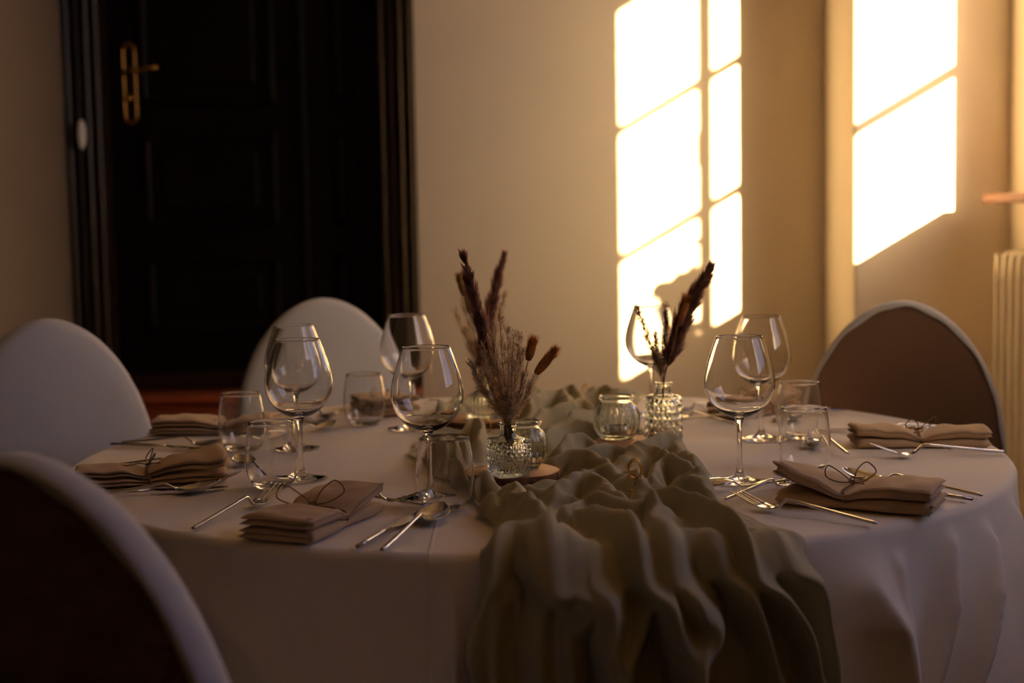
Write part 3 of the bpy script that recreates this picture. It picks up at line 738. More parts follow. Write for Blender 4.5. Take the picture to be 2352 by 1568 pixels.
def make_tumbler(label, loc):
    outp = [(0.0005, 0.0), (0.022, 0.0), (0.0268, 0.0018), (0.0315, 0.007), (0.0365, 0.0170), (0.0395, 0.0300), (0.0403, 0.0430), (0.0392, 0.0600), (0.0365, 0.0800), (0.0335, 0.0975)]
    o3 = [(max(p.x, 0.0003), max(p.y, 0)) for p in catmull([(a, b, 0) for a, b in outp], 4)]
    inn = []
    for i, (r, z) in enumerate(o3):
        if z < 0.0075: continue
        a = o3[max(i-1, 0)]; b = o3[min(i+1, len(o3)-1)]; dx, dz = b[0]-a[0], b[1]-a[1]; L = math.hypot(dx, dz)
        inn.append((r - 0.0013 * dz / L, z + 0.0013 * dx / L))
    inn = [(0.0004, 0.0065), (0.015, 0.0063), (0.025, 0.0072)] + inn
    o = MB().lathe(o3 + [(o3[-1][0] - 0.0001, o3[-1][1] + 0.0006), (o3[-1][0] - 0.0008, o3[-1][1] + 0.0007)] + inn[::-1], 64).build('tumbler', M['glass'])
    o.location = loc
    return tag(o, label, 'glass', 'stemless water tumblers on the table')
t0 = make_tumbler('tumbler at the front right, partly behind the folded beige napkin', (0.442, 2.225, 0.7505))
for (x, y, lb) in ((0.500, 2.556, 'tumbler behind the front right tumbler, near the right back chair'),
                   (-0.360, 2.172, 'nearer of the two overlapping tumblers on the left'),
                   (-0.471, 2.535, 'rear tumbler on the left, in front of the red-brown steps'),
                   (-0.286, 2.815, 'tumbler in front of the chair by the dark door, napkin seen through it'),
                   (-0.094, 1.985, 'tumbler at the front centre beside the spoon, runner seen through it')):
    c_ = t0.copy(); col.objects.link(c_); c_.location = (x, y, 0.7505); c_['label'] = lb

# ---------------------------------------------------------------- wood slices, vases, jars, tealights
def wood_slice(label, x, y, r, seed):
    rd = random.Random(seed); ph = [rd.uniform(0, 6.28) for _ in range(4)]
    t = thing('wood_slice', label, 'wood slice', (x, y, 0.7525), rd.uniform(0, 6), 'wood slices under the vases')
    mod = lambda R_, z, a: R_ * (1 + 0.035*math.sin(2*a+ph[0]) + 0.02*math.sin(3*a+ph[1]) + 0.012*math.sin(7*a+ph[2]))
    b = MB().lathe([(0.0005, 0), (r*0.93, 0), (r*0.975, 0.002), (r*0.975, 0.010), (r*0.955, 0.0115), (0.0005, 0.0118)], 72, mod=mod); b.build('slice_face', M['slice'], t)
    mb_ = lambda R_, z, a: mod(R_, z, a) * (1 + 0.008*math.sin(29*a + 90*z) + 0.006*math.sin(53*a))
    MB().lathe([(r*0.955, 0.0002), (r*0.992, 0.001), (r, 0.005), (r*0.995, 0.010), (r*0.972, 0.0121), (r*0.95, 0.0119)], 140, mod=mb_).build('bark_rim', M['bark'], t)
wood_slice('wood slice under the front square bottle vase, bark edge showing at the right', 0.002, 2.196, 0.070, 3)
wood_slice('wood slice under the round ribbed jar and the cylindrical bottle, right of the runner', 0.203, 2.462, 0.072, 8)
wood_slice('wood slice under the rear ribbed bottle vase with the tall plumes', -0.062, 2.775, 0.072, 13)
ZT2 = 0.7525 + 0.0120

def bottle(name, label, loc, rb, hb, rn, ht, square, relief, rz=0.0):
    """pressed glass bottle vase: body radius rb, body height hb, neck radius rn, total height ht"""
    def rad(r, z, a):
        if square:
            k = min(1, max(0, (r - rn * 1.3) / (rb - rn * 1.3)))
            e = 2 + 5 * k
            r = r / (abs(math.cos(a))**e + abs(math.sin(a))**e) ** (1/e)
        if r > rn * 1.8 and 0.004 < z < hb - 0.003 and relief == 'diamond':
            u = a * (20 if square else 12) / math.pi; w_ = z / (0.0062 if square else 0.0125)
            d_ = abs(((u + w_) % 2) - 1); e_ = abs(((u - w_) % 2) - 1)
            r += (0.0016 if square else 0.0026) * (1.4 * max(d_, e_) ** 1.6 - 0.8 * min(d_, e_)) - 0.0008
        if relief == 'rib' and r > rn * 1.15: r += 0.0011 * math.cos(a * 26)
        return r
    n = 480 if relief == 'diamond' else 208
    op = [(0.0005, 0.0), (rb * 0.9, 0.0), (rb * 0.985, 0.0018)]
    if relief == 'rib':
        op += [(rb*(0.80+0.20*math.sin(math.pi*t**0.8)), 0.002 + t*hb) for t in np.linspace(0.03, 0.80, 22)] + [(rb*0.62, hb*0.93), (rb*0.42, hb*1.02)]
    else:
        op += [(rb, z) for z in np.linspace(0.003, hb - 0.002, 64)] + [(rb*0.985, hb), (rb*0.90, hb + 0.0012), (rn*1.9, hb + 0.0020), (rn*1.3, hb + 0.0035)]
    op += [(rn, hb*1.02 + 0.006), (rn, ht - 0.005), (rn*1.12, ht - 0.0035), (rn*1.28, ht - 0.0018), (rn*1.22, ht), (rn*1.0, ht + 0.0003)]
    ip = [(rn*0.80, ht - 0.002), (rn*0.80, hb + 0.006), (rn*1.25, hb), (rb*0.72, hb - 0.003), (rb*0.86, hb - 0.008), (rb*0.86, 0.012), (rb*0.7, 0.008), (0.0005, 0.0075)]
    if relief == 'rib': ip = [(rn*0.82, ht-0.002), (rn*0.82, hb+0.003), (rb*0.6, hb*0.88), (rb*0.88, hb*0.55), (rb*0.86, hb*0.2), (rb*0.7, 0.008), (0.0005, 0.0075)]
    no = len(op); v = []; f = []
    for i, (r, z) in enumerate(op + ip):
        for k in range(n):
            a = 2*math.pi*k/n
            if i < no: rr = rad(r, z, a)
            else:
                rr = r
                if square:
                    kk = min(1, max(0, (r - rn * 1.3) / (rb - rn * 1.3))); e = 2 + 4 * kk
                    rr = r / (abs(math.cos(a))**e + abs(math.sin(a))**e) ** (1/e)
            v.append((rr*math.cos(a), rr*math.sin(a), z))
    m = no + len(ip)
    for i in range(m - 1):
        for k in range(n): l = (k+1) % n; f.append((i*n+k, i*n+l, (i+1)*n+l, (i+1)*n+k))
    o = mesh(name, v, f, M['vglass'], None, True); o.location = loc; o.rotation_euler = (0, 0, rz)
    return tag(o, label, 'vase')
VF, VR, VBk = (-0.008, 2.152), (0.254, 2.473), (-0.056, 2.772)
bottle('bottle_vase', 'square cut-glass bottle vase at the front holding the beige grass bouquet', (*VF, ZT2), 0.0262, 0.0545, 0.0115, 0.0785, True, 'diamond', 0.42)
bottle('bottle_vase', 'cylindrical diamond-patterned glass bottle on the right side of the runner', (*VR, 0.7515), 0.0300, 0.0860, 0.0125, 0.1100, False, 'diamond', 0.1)
bottle('bottle_vase', 'rounded ribbed glass bottle vase at the back with tall plumes', (*VBk, ZT2), 0.034, 0.052, 0.0125, 0.080, False, 'rib')

def jar(label, loc, s_=1.0):
    n = 240
    op = [(0.0005, 0), (0.024, 0), (0.029, 0.003), (0.0345, 0.010), (0.0388, 0.020), (0.0402, 0.032), (0.0395, 0.043), (0.0365, 0.053), (0.0325, 0.0595), (0.0285, 0.0635), (0.0280, 0.067), (0.0290, 0.069), (0.0312, 0.0705), (0.0318, 0.073), (0.0308, 0.0752), (0.0290, 0.0757)]
    o3 = [(max(p.x, 0.0004), max(0, p.y)) for p in catmull([(a, b, 0) for a, b in op], 3)]
    ip = [(0.0275, 0.0745), (0.0262, 0.068), (0.0266, 0.0635), (0.0310, 0.058), (0.0348, 0.0515), (0.0375, 0.042), (0.0380, 0.032), (0.0365, 0.021), (0.0320, 0.011), (0.026, 0.0065), (0.0005, 0.006)]
    no = len(o3); v = []; f = []
    for i, (r, z) in enumerate(o3 + ip):
        for k in range(n):
            a = 2*math.pi*k/n; amp = 0.0013 if i < no else 0.0004
            kk = max(0, math.sin(math.pi * min(1, max(0, (z - 0.004) / 0.056)))) ** 0.5
            rr = r + amp * kk * (abs(math.cos(a * 12)) ** 0.8 * 2 - 1)
            v.append((rr*math.cos(a), rr*math.sin(a), z))
    m = no + len(ip)
    for i in range(m - 1):
        for k in range(n): l = (k+1) % n; f.append((i*n+k, i*n+l, (i+1)*n+l, (i+1)*n+k))
    o = mesh('ribbed_glass_jar', v, f, M['vglass']); o.location = loc; o.scale = (s_, s_, s_)
    return tag(o, label, 'jar')
JR, JF = (0.176, 2.492), (0.014, 2.230)
jar('round ribbed glass jar with a tealight, standing left of the cylindrical bottle', (*JR, ZT2), 0.97)
jar('round ribbed glass jar half hidden behind the square front bottle', (*JF, ZT2), 0.92)
def tealight(label, loc):
    t = thing('tealight', label, 'candle', loc, 0, 'tealights in the ribbed jars')
    MB().lathe([(0.0005, 0), (0.0185, 0), (0.0192, 0.001), (0.0194, 0.0155), (0.0190, 0.0158), (0.0187, 0.0155), (0.0187, 0.010)], 40).build('tin_cup', M['tin'], t)
    MB().lathe([(0.0185, 0.0115), (0.015, 0.0110), (0.003, 0.0108), (0.0005, 0.0115)], 32).build('wax', M['wax'], t)
    MB().tube([(0, 0, 0.011), (0.0004, 0, 0.017), (0.0012, 0, 0.020)], 0.0007, 6).build('wick', M['uphol'], t)
tealight('tealight with a dark rim inside the right-hand ribbed jar', (JR[0], JR[1], ZT2 + 0.0064))
tealight('tealight inside the ribbed jar behind the square front bottle', (JF[0], JF[1], ZT2 + 0.006))

# ---------------------------------------------------------------- dried grasses
def strands(mb, rd, pts, n, spread, length, width, ang, r_of, t0=0.0, t1=1.0, curve=0.3, droop=0.0, clump=0):
    """thin pointed bristles growing out along a path"""
    m = len(pts) - 1
    cl = [(t0 + (t1 - t0) * rd.random() ** 0.9, Vector((rd.gauss(0, 1), rd.gauss(0, 1), rd.gauss(0, 1))).normalized(), rd.uniform(0.8, 1.35)) for _ in range(clump)]
    for _ in range(n):
        ct = rd.choice(cl) if clump else None
        t = min(t1, max(t0, ct[0] + rd.gauss(0, 0.006))) if clump else t0 + (t1 - t0) * rd.random(); q = t * m; i = min(int(q), m - 1); fpos = q - i
        p = pts[i].lerp(pts[i+1], fpos); tg = (pts[i+1] - pts[i]).normalized()
        a = Vector((rd.gauss(0, 1), rd.gauss(0, 1), rd.gauss(0, 1)))
        if clump: a = ct[1] * 2.2 + a * 0.35
        nr = (a - tg * a.dot(tg)).normalized()
        R_ = r_of(t)
        an = ang * rd.uniform(0.6, 1.3); L = length * rd.uniform(0.6, 1.25) * (ct[2] if clump else 1.0) * (0.4 + 0.6 * R_ / spread)
        d_ = (tg * math.cos(an) + nr * math.sin(an)).normalized()
        s0 = p + nr * R_ * rd.uniform(0.1, 0.55)
        mid = s0 + d_ * L * 0.55; tip = s0 + (d_ * (1 - curve*0.2) + tg * curve * 0.4).normalized() * L + Vector((0, 0, -droop * L))
        sd_ = d_.cross(Vector((rd.gauss(0, 1), rd.gauss(0, 1), rd.gauss(0, 1)))).normalized() * width
        k = len(mb.v); mb.v += [tuple(s0 - sd_*0.6), tuple(s0 + sd_*0.6), tuple(mid + sd_), tuple(mid - sd_), tuple(tip)]
        mb.f += [(k, k+1, k+2, k+3), (k+3, k+2, k+4)]
    return mb
def dark_plume(label, path, t0, R_, seed, mat='dark_plume', n=4200, length=0.021):
    rd = random.Random(seed); pts = catmull(path, 8)
    t = thing('dried_plume_grass', label, 'dried grass', tuple(pts[0])); o_ = pts[0]; pts = [p - o_ for p in pts]
    MB().tube(pts, [0.0013*(1 - 0.6*i/len(pts)) for i in range(len(pts))], 6).build('stem', M['stem'], t)
    rf = lambda s: R_ * (math.sin(math.pi * min(1, max(0.02, (s - t0) / (1 - t0)) ** 0.75 * 0.93 + 0.05)) ** 0.7) * (1 + 0.30 * math.sin(s * 75) * math.sin(s * 31 + 1))
    mb = MB(); strands(mb, rd, pts, n, R_, length, 0.00048, 0.44, rf, t0, 1.0, 0.3, clump=int(n / 26))
    ip = [p for i, p in enumerate(pts) if i / (len(pts)-1) >= t0]
    mb.tube(ip, [max(0.0006, rf(t0 + (1-t0) * i / max(1, len(ip)-1)) * 0.30) for i in range(len(ip))], 8)
    mb.build('plume', M[mat], t)
def bunny(label, path, t0, R_, seed, mat='bunny', stem='stem'):
    rd = random.Random(seed); pts = catmull(path, 10); o_ = pts[0]
    t = thing('bunny_tail_grass', label, 'dried grass', tuple(o_)); pts = [p - o_ for p in pts]
    MB().tube(pts, 0.0007, 6).build('stem', M[stem], t)
    rf = lambda s: R_ * 1.12 * max(0.05, math.sin(math.pi * min(1, max(0, (s - t0) / (1 - t0)) * 0.9 + 0.08))) ** 0.55
    mb = MB(); strands(mb, rd, pts, 3200, R_, 0.0085, 0.00026, 0.42, rf, t0, 1.0, 0.2)
    strands(mb, rd, pts, 380, R_, 0.018, 0.00016, 0.40, rf, t0 + (1 - t0) * 0.5, 1.0, 0.3)
    ip = [pts[0].lerp(pts[0], 0)] ; m = len(pts) - 1
    ip = []; rs = []
    for j in range(16):
        s_ = t0 + (1 - t0) * (0.02 + 0.96 * j / 15); q = s_ * m; i = min(int(q), m-1); ip.append(pts[i].lerp(pts[i+1], q - i)); rs.append(rf(s_) * 0.86)
    mb.tube(ip, rs, 12); mb.build('tail', M[mat], t)
def feathery(label, path, seed, R_=0.014, n=95, t0=0.30, mat='beige_plume'):
    """loose panicle: fine branches carrying small seeds"""
    rd = random.Random(seed); pts = catmull(path, 8); o_ = pts[0]
    t = thing('feathery_reed_grass', label, 'dried grass', tuple(o_), 0, 'straw coloured reed grass stems in the vases'); pts = [p - o_ for p in pts]; m = len(pts) - 1
    MB().tube(pts, [0.0010*(1 - 0.7*i/len(pts)) for i in range(len(pts))], 5).build('stem', M['stem'], t)
    mb = MB(); ss = MB()
    for _ in range(n):
        s_ = t0 + (1 - t0) * rd.random() ** 0.9; q = s_ * m; i = min(int(q), m-1); p = pts[i].lerp(pts[i+1], q - i); tg = (pts[i+1] - pts[i]).normalized()
        a = Vector((rd.gauss(0, 1), rd.gauss(0, 1), rd.gauss(0, 1))); nr = (a - tg * a.dot(tg)).normalized()
        L = R_ * rd.uniform(0.8, 2.6) * (1.15 - 0.6 * (s_ - t0) / (1 - t0))
        an = rd.uniform(0.25, 0.7); d0 = tg * math.cos(an) + nr * math.sin(an)
        br = [p, p + d0 * L * 0.5, p + (d0 * 0.8 + tg * 0.35) * L]
        ss.tube(br, [0.00032, 0.00025, 0.00012], 3, caps=False)
        for j in range(rd.randint(4, 7)):
            u = rd.uniform(0.35, 1.0); b_ = br[0].lerp(br[1], u*2) if u < 0.5 else br[1].lerp(br[2], u*2 - 1)
            dd = (d0 + Vector((rd.gauss(0, 0.5), rd.gauss(0, 0.5), rd.gauss(0, 0.5)))).normalized(); l_ = rd.uniform(0.003, 0.0055); wv = dd.cross(nr).normalized() * 0.00085
            k = len(mb.v); mb.v += [tuple(b_), tuple(b_ + dd*l_*0.4 + wv), tuple(b_ + dd*l_), tuple(b_ + dd*l_*0.4 - wv)]; mb.f += [(k, k+1, k+2, k+3)]
    strands(ss, rd, pts, 260, R_, 0.017, 0.00018, 0.42, lambda s: R_ * 0.9, t0, 1.0, 0.3)
    k = len(ss.v); ss.v += mb.v; ss.f += [tuple(i + k for i in q) for q in mb.f]
    ss.build('panicle', M[mat], t)
vx, vy = VF; zl = 0.836
dark_plume('long dark burgundy plume leaning left out of the front square vase', [(vx+0.006, vy, 0.775), (vx, vy, zl), (-0.025, 2.19, 0.896), (-0.046, 2.19, 0.988), (-0.070, 2.19, 1.089)], 0.36, 0.0115, 1)
bunny('upright orange bunny tail, left one of the pair on the right of the front bouquet', [(vx+0.002, vy, 0.79), (vx+0.003, vy, zl), (0.009, 2.18, 0.882), (0.020, 2.18, 0.918), (0.026, 2.18, 0.942), (0.031, 2.18, 0.961)], 0.70, 0.0072, 2)
bunny('orange bunny tail leaning far right in the front bouquet', [(vx+0.004, vy, 0.79), (vx+0.006, vy, zl), (0.014, 2.18, 0.868), (0.029, 2.18, 0.903), (0.046, 2.18, 0.925), (0.064, 2.18, 0.947)], 0.66, 0.0075, 3)
tips = [(-0.060,-0.02,0.935),(-0.045,0.01,0.955),(-0.030,-0.012,0.985),(-0.018,0.015,1.000),(-0.006,-0.02,0.985),(0.002,0.01,0.972),(0.010,-0.01,0.968),(0.014,0.02,0.945),(-0.052,0.02,0.905),(0.016,-0.015,0.915),(-0.024,-0.03,0.94),(0.000,-0.035,0.93),(0.030,0.01,0.905),(-0.038,-0.03,0.92)]
wherel = ['reaching far left', 'second from the left', 'left of the middle', 'tallest of the beige stems', 'in the middle of the bunch', 'middle right of the bunch', 'upper right', 'right side, shorter', 'lowest on the left', 'low on the right', 'short one in front of the middle', 'short one front right', 'arching out below the bunny tails', 'short one front left']
for i, ((a, b, z), wl) in enumerate(zip(tips, wherel)):
    feathery('straw coloured reed grass in the front bouquet, ' + wl, [(vx + 0.003*math.cos(i*2), vy + 0.003*math.sin(i*2), 0.785), (vx + 0.005*math.cos(i*2.4), vy + 0.005*math.sin(i*2.4), zl), (vx + (a-vx)*0.55, vy + b*0.6, zl + (z-zl)*0.5), (a, vy + b, z)], 20 + i, 0.0090, 66, 0.36)
bx_, by_ = VBk
dark_plume('dark plume leaning right out of the rear ribbed vase', [(bx_, by_, 0.79), (bx_, by_, 0.845), (-0.055, by_, 0.885), (-0.041, by_, 0.967), (-0.012, by_, 1.072)], 0.52, 0.0095, 5)
dark_plume('short dark plume low in the rear ribbed vase', [(bx_-0.004, by_, 0.79), (bx_-0.006, by_-0.004, 0.845), (-0.060, by_-0.01, 0.875), (-0.050, by_-0.01, 0.915)], 0.45, 0.009, 6, n=1200)
bunny('olive bunny tail at the left top of the rear bouquet', [(bx_, by_, 0.79), (bx_-0.004, by_, 0.845), (-0.076, by_, 0.945), (-0.088, by_, 0.998), (-0.097, by_, 1.034)], 0.74, 0.0080, 7, 'bunny2', 'stem_green')
bunny('olive bunny tail just right of the highest one in the rear bouquet', [(bx_, by_, 0.79), (bx_-0.002, by_+0.003, 0.845), (-0.070, by_, 0.925), (-0.078, by_, 0.968), (-0.083, by_, 1.012)], 0.72, 0.0082, 8, 'bunny2', 'stem_green')
for i, (a, z, wl) in enumerate(((-0.106, 0.970, 'leaning far left'), (-0.092, 0.985, 'leaning left beside the green stem'), (-0.012, 1.000, 'leaning right behind the dark plume'), (-0.030, 0.965, 'in the middle right'), (-0.085, 0.93, 'shorter, on the left'))):
    feathery('straw coloured reed grass in the rear bouquet, ' + wl, [(bx_, by_, 0.79), (bx_ + 0.002*i - 0.004, by_, 0.845), (bx_ + (a-bx_)*0.5, by_ + 0.006*i - 0.01, 0.845 + (z-0.845)*0.5), (a, by_ + 0.012*i - 0.02, z)], 60 + i, 0.0090, 70, 0.40)
rx_, ry_ = VR
dark_plume('big dark plume leaning right out of the cylindrical bottle', [(rx_, ry_, 0.775), (rx_+0.001, ry_, 0.862), (0.272, ry_, 0.920), (0.298, ry_, 0.988), (0.335, ry_, 1.053)], 0.36, 0.0150, 9, n=6000, length=0.024)
bunny('brown bunny tail pressed against the big dark plume in the cylindrical bottle', [(rx_, ry_-0.003, 0.775), (rx_+0.001, ry_-0.004, 0.862), (0.270, ry_-0.012, 0.925), (0.288, ry_-0.014, 0.985), (0.292, ry_-0.014, 1.0)], 0.62, 0.0080, 10, 'bunny')
feathery('thin reed grass leaning left out of the cylindrical bottle', [(rx_, ry_, 0.775), (rx_-0.003, ry_, 0.862), (0.234, ry_, 0.921), (0.211, ry_, 0.989)], 71, 0.0075, 110, 0.38, 'dark_straw')
feathery('upright reed grass in the middle of the cylindrical bottle', [(rx_, ry_, 0.775), (rx_, ry_+0.003, 0.862), (0.257, ry_, 0.921), (0.260, ry_, 0.987)], 72, 0.0080, 130, 0.38, 'dark_straw')
feathery('short reed grass between the two tall ones in the cylindrical bottle', [(rx_, ry_, 0.775), (rx_-0.001, ry_-0.003, 0.862), (0.244, ry_-0.01, 0.90), (0.240, ry_-0.012, 0.94)], 73, 0.0080, 110, 0.38, 'dark_straw')

# gold place card holders
def card_holder(label, x, y, z0, ring_z, r_):
    t = thing('card_holder', label, 'card holder', (x, y, z0), 0)
    MB().tube([(0, 0, 0), (0, 0, ring_z)], 0.0007, 8).build('rod', M['gold'], t)
    pts = []
    for i in range(60):
        a = -math.pi/2 + 2*math.pi * 2.0 * i / 59; rr = r_ * (1.0 - 0.32 * i / 59)
        pts.append((rr*0.62*math.cos(a) , 0.0012*math.sin(i*0.1) + 0.004*i/59, ring_z + r_ + rr*math.sin(a)))
    MB().tube(pts, 0.0008, 8).build('spiral', M['gold'], t)
    MB().lathe([(0.0003, 0), (0.010, 0), (0.0105, 0.0012), (0.0003, 0.0018)], 24).build('base', M['gold'], t)
card_holder('gold wire card holder with a double ring, standing on the front of the runner', 0.163, 1.975, 0.772, 0.012, 0.0165)
card_holder('gold wire card holder half hidden left of the front bouquet', -0.047, 2.575, 0.753, 0.012, 0.0135)
card_holder('small gold card holder at the far end of the runner', 0.151, 3.05, 0.753, 0.016, 0.0125)

# ---------------------------------------------------------------- cutlery (local +x runs from handle end to tip)
def handle_mb(L, rise, neck_z):
    n = 26; pts = []; rad = []
    for i in range(n):
        t = i / (n - 1); x = t * L
        if t < 0.86: z = 0.0028 + rise * (t / 0.86) ** 1.15
        else: k = (t - 0.86) / 0.14; z = (0.0028 + rise) * (1 - k * k * (3 - 2 * k)) + neck_z * k * k * (3 - 2 * k)
        pts.append((x, 0, z)); rad.append(0.0023 + 0.0009 * (1 - abs(t - 0.25) / 0.75) if t < 0.86 else 0.0023 + 0.0006 * (t - 0.86) / 0.14)
    rad[0] *= 0.8
    return MB().tube(pts, rad, 14, flat=0.72, upv=(0, 0, 1))
def sheet(mb, xs, wf, zf, th, nv=11):
    """curved metal plate: width wf(x), height zf(x, v)"""
    n = len(xs); vt = []; vb = []
    for x in xs:
        for j in range(nv):
            v_ = -1 + 2 * j / (nv - 1); z = zf(x, v_)
            vt.append((x, wf(x) * v_, z + th)); vb.append((x, wf(x) * v_, z))
    f = []; N = n * nv
    for i in range(n - 1):
        for j in range(nv - 1):
            a = i*nv + j; f.append((a, a+nv, a+nv+1, a+1)); f.append((N+a, N+a+1, N+a+nv+1, N+a+nv))
        a = i*nv; b = i*nv + nv - 1
        f.append((a, N+a, N+a+nv, a+nv)); f.append((b, b+nv, N+b+nv, N+b))
    for j in range(nv - 1):
        f.append((j, j+1, N+j+1, N+j)); a = (n-1)*nv + j; f.append((a, N+a, N+a+1, a+1))
    return mb.add(vt + vb, f)
def make_fork(label, loc, rz, s_=1.0):
    t = thing('fork', label, 'fork', loc, rz, 'forks on the table'); t.scale = (s_,)*3
    handle_mb(0.146, 0.0150, 0.0042).build('handle', M['steel'], t)
    zc = lambda x: 0.0020 + max(0, (x - 0.158)) ** 1.25 * 0.72 + 0.0022 * max(0, (0.152 - x) / 0.012)
    wf = lambda x: 0.0026 + 0.0094 * min(1, max(0, (x - 0.141) / 0.017)) ** 0.7
    hd = MB(); sheet(hd, np.linspace(0.141, 0.170, 12), wf, lambda x, v: zc(x) + 0.0012 * v * v, 0.0013)
    for k in range(4):
        y = (-0.0105 + 0.0070 * k); pts = []; rad = []
        for i in range(12):
            x = 0.169 + 0.041 * i / 11; pts.append((x, y * (1 - 0.05 * i / 11), zc(x) + 0.0008 + 0.0012 * (y/0.012)**2)); rad.append(0.00175 * (1 - 0.62 * (i / 11) ** 2.5))
        hd.tube(pts, rad, 8, flat=0.6, upv=(0, 0, 1))
    hd.build('tines', M['steel'], t); return t
def make_spoon(label, loc, rz, s_=1.0):
    t = thing('spoon', label, 'spoon', loc, rz, 'spoons on the table'); t.scale = (s_,)*3
    handle_mb(0.146, 0.0140, 0.0075).build('handle', M['steel'], t)
    x0, x1 = 0.1425, 0.208
    def wf(x):
        u = min(1, max(0, (x - x0) / (x1 - x0))); return 0.0020 + 0.0190 * (math.sin(math.pi * min(1, u ** 0.92)) ** 0.62 if 0 < u < 1 else 0)
    def zf(x, v):
        u = (x - x0) / (x1 - x0); rim = 0.0070 + 0.010 * u ** 1.5
        dep = 0.0062 + 0.0048 * u
        return rim - dep * (math.sin(math.pi * min(1, max(0, u))) ** 0.8) * (1 - abs(v) ** 2.2) - 0.0006
    us = 0.5 - 0.5 * np.cos(np.linspace(0.05, math.pi - 0.04, 30)); xs = x0 + us * (x1 - x0)
    b = MB(); sheet(b, xs, wf, zf, 0.0011, 17); b.build('bowl', M['steel'], t); return t
def make_knife(label, loc, rz, s_=1.0):
    t = thing('knife', label, 'table knife', loc, rz, 'table knives on the table'); t.scale = (s_,)*3
    MB().tube([(0.002, 0, 0.0032), (0, 0, 0.0032), (0.03, 0, 0.0036), (0.08, 0, 0.0040), (0.112, 0, 0.0036)], [0.0026, 0.0030, 0.0034, 0.0036, 0.0026], 14, flat=0.8, upv=(0, 0, 1)).build('handle', M['steel'], t)
    bl = MB(); v = []; f = []
    xs = np.linspace(0.110, 0.226, 24)
    for x in xs:
        u = (x - 0.110) / 0.116
        lo = -0.0028 - 0.0075 * min(1, max(0, (u - 0.06) / 0.14)) ** 0.8 + (0.0105 * max(0, (u - 0.80) / 0.20) ** 1.8)
        hi = 0.0028 + 0.0022 * u - 0.0020 * max(0, (u - 0.85) / 0.15) ** 2
        z = 0.0030 - 0.0016 * u
        v += [(x, lo, z), (x, hi, z), (x, hi, z + 0.0020 * (1 - 0.4*u)), (x, lo, z + 0.0006)]
    for i in range(len(xs) - 1):
        for k in range(4): l = (k+1) % 4; f.append((i*4+k, (i+1)*4+k, (i+1)*4+l, i*4+l))
    f.append((0, 1, 2, 3)); f.append(tuple(len(v) - 4 + q for q in (3, 2, 1, 0)))
    bl.add(v, f).build('blade', M['steel'], t, smooth=False); return t
protos = {}
def cutlery(kind, end, tip, label, s_=1.0, dz=0.0, flip=False, lift=0.0):
    rz = math.atan2(tip[1] - end[1], tip[0] - end[0]); loc = (end[0], end[1], 0.7512 + dz)
    if kind not in protos: protos[kind] = t = {'fork': make_fork, 'spoon': make_spoon, 'knife': make_knife}[kind](label, loc, rz, s_)
    else: t = clone(protos[kind], loc, rz, label, scale=(s_, s_, s_))
    t.rotation_mode = 'XYZ'
    t.rotation_euler = (math.pi if flip else 0, -lift, rz)
    if flip: t.location.z += 0.022 * s_
    return t
# front left setting
cutlery('fork', (-0.414, 1.867), (-0.333, 2.085), 'fork left of the front napkin, tines on the jute bow', 1.06)
cutlery('knife', (-0.190, 1.746), (-0.128, 1.950), 'knife behind the spoon, right of the front napkin', 0.95)
cutlery('spoon', (-0.159, 1.724), (-0.094, 1.950), 'spoon with bright bowl lying nearest the camera, right of the front napkin', 1.06)
cutlery('spoon', (-0.112, 1.988), (-0.29, 2.045), 'dessert spoon handle sticking out right behind the front napkin', 0.88)
cutlery('fork', (-0.300, 2.028), (-0.120, 1.996), 'dessert fork crossing the spoon handle behind the front napkin', 0.86, 0.005)
# front right setting
cutlery('fork', (0.454, 1.824), (0.300, 1.965), 'fork in front of the right-hand napkin with open tines', 1.02)
cutlery('spoon', (0.640, 1.992), (0.482, 2.142), 'spoon with orange glints behind the front right napkin', 1.04)
cutlery('knife', (0.618, 1.966), (0.470, 2.106), 'knife whose handle end shows right of the front right napkin', 0.98)
cutlery('spoon', (0.435, 2.085), (0.272, 2.078), 'dark dessert spoon bowl at the foot of the front right wine glass', 0.86, 0.0, True)
cutlery('fork', (0.287, 1.988), (0.405, 2.105), 'dessert fork handle crossing under the fork tines left of the right napkin', 0.86, 0.002)
# right setting
cutlery('fork', (0.791, 2.346), (0.572, 2.330), 'fork on the near side of the rolled napkin at the right edge', 1.06)
cutlery('spoon', (0.800, 2.620), (0.600, 2.552), 'spoon whose bent handle shows above the right edge napkin', 1.0)
cutlery('knife', (0.758, 2.612), (0.560, 2.620), 'knife behind the right edge napkin, tip pointing left', 0.95)
cutlery('fork', (0.535, 2.335), (0.515, 2.505), 'dessert fork seen through the front right tumbler', 0.86, 0.004)
cutlery('spoon', (0.470, 2.585), (0.505, 2.425), 'dessert spoon with dark bowl seen through the front right tumbler', 0.86)
# right back setting
cutlery('spoon', (0.652, 2.873), (0.500, 2.742), 'spoon beside the far right napkin, handle end near the back chair', 1.0)
cutlery('knife', (0.640, 2.895), (0.485, 2.760), 'knife beside the far right napkin', 0.9)
cutlery('fork', (0.510, 3.050), (0.360, 2.910), 'fork on the far side of the far right napkin', 1.0)
cutlery('fork', (0.412, 2.712), (0.320, 2.835), 'dessert fork right of the cylindrical bottle, tines left', 0.86)
cutlery('spoon', (0.318, 2.755), (0.400, 2.745), 'short bright dessert spoon right of the cylindrical bottle', 0.70, 0.006)
cutlery('spoon', (0.455, 2.995), (0.335, 2.905), 'bright spoon bowl behind the cylindrical bottle', 0.86)
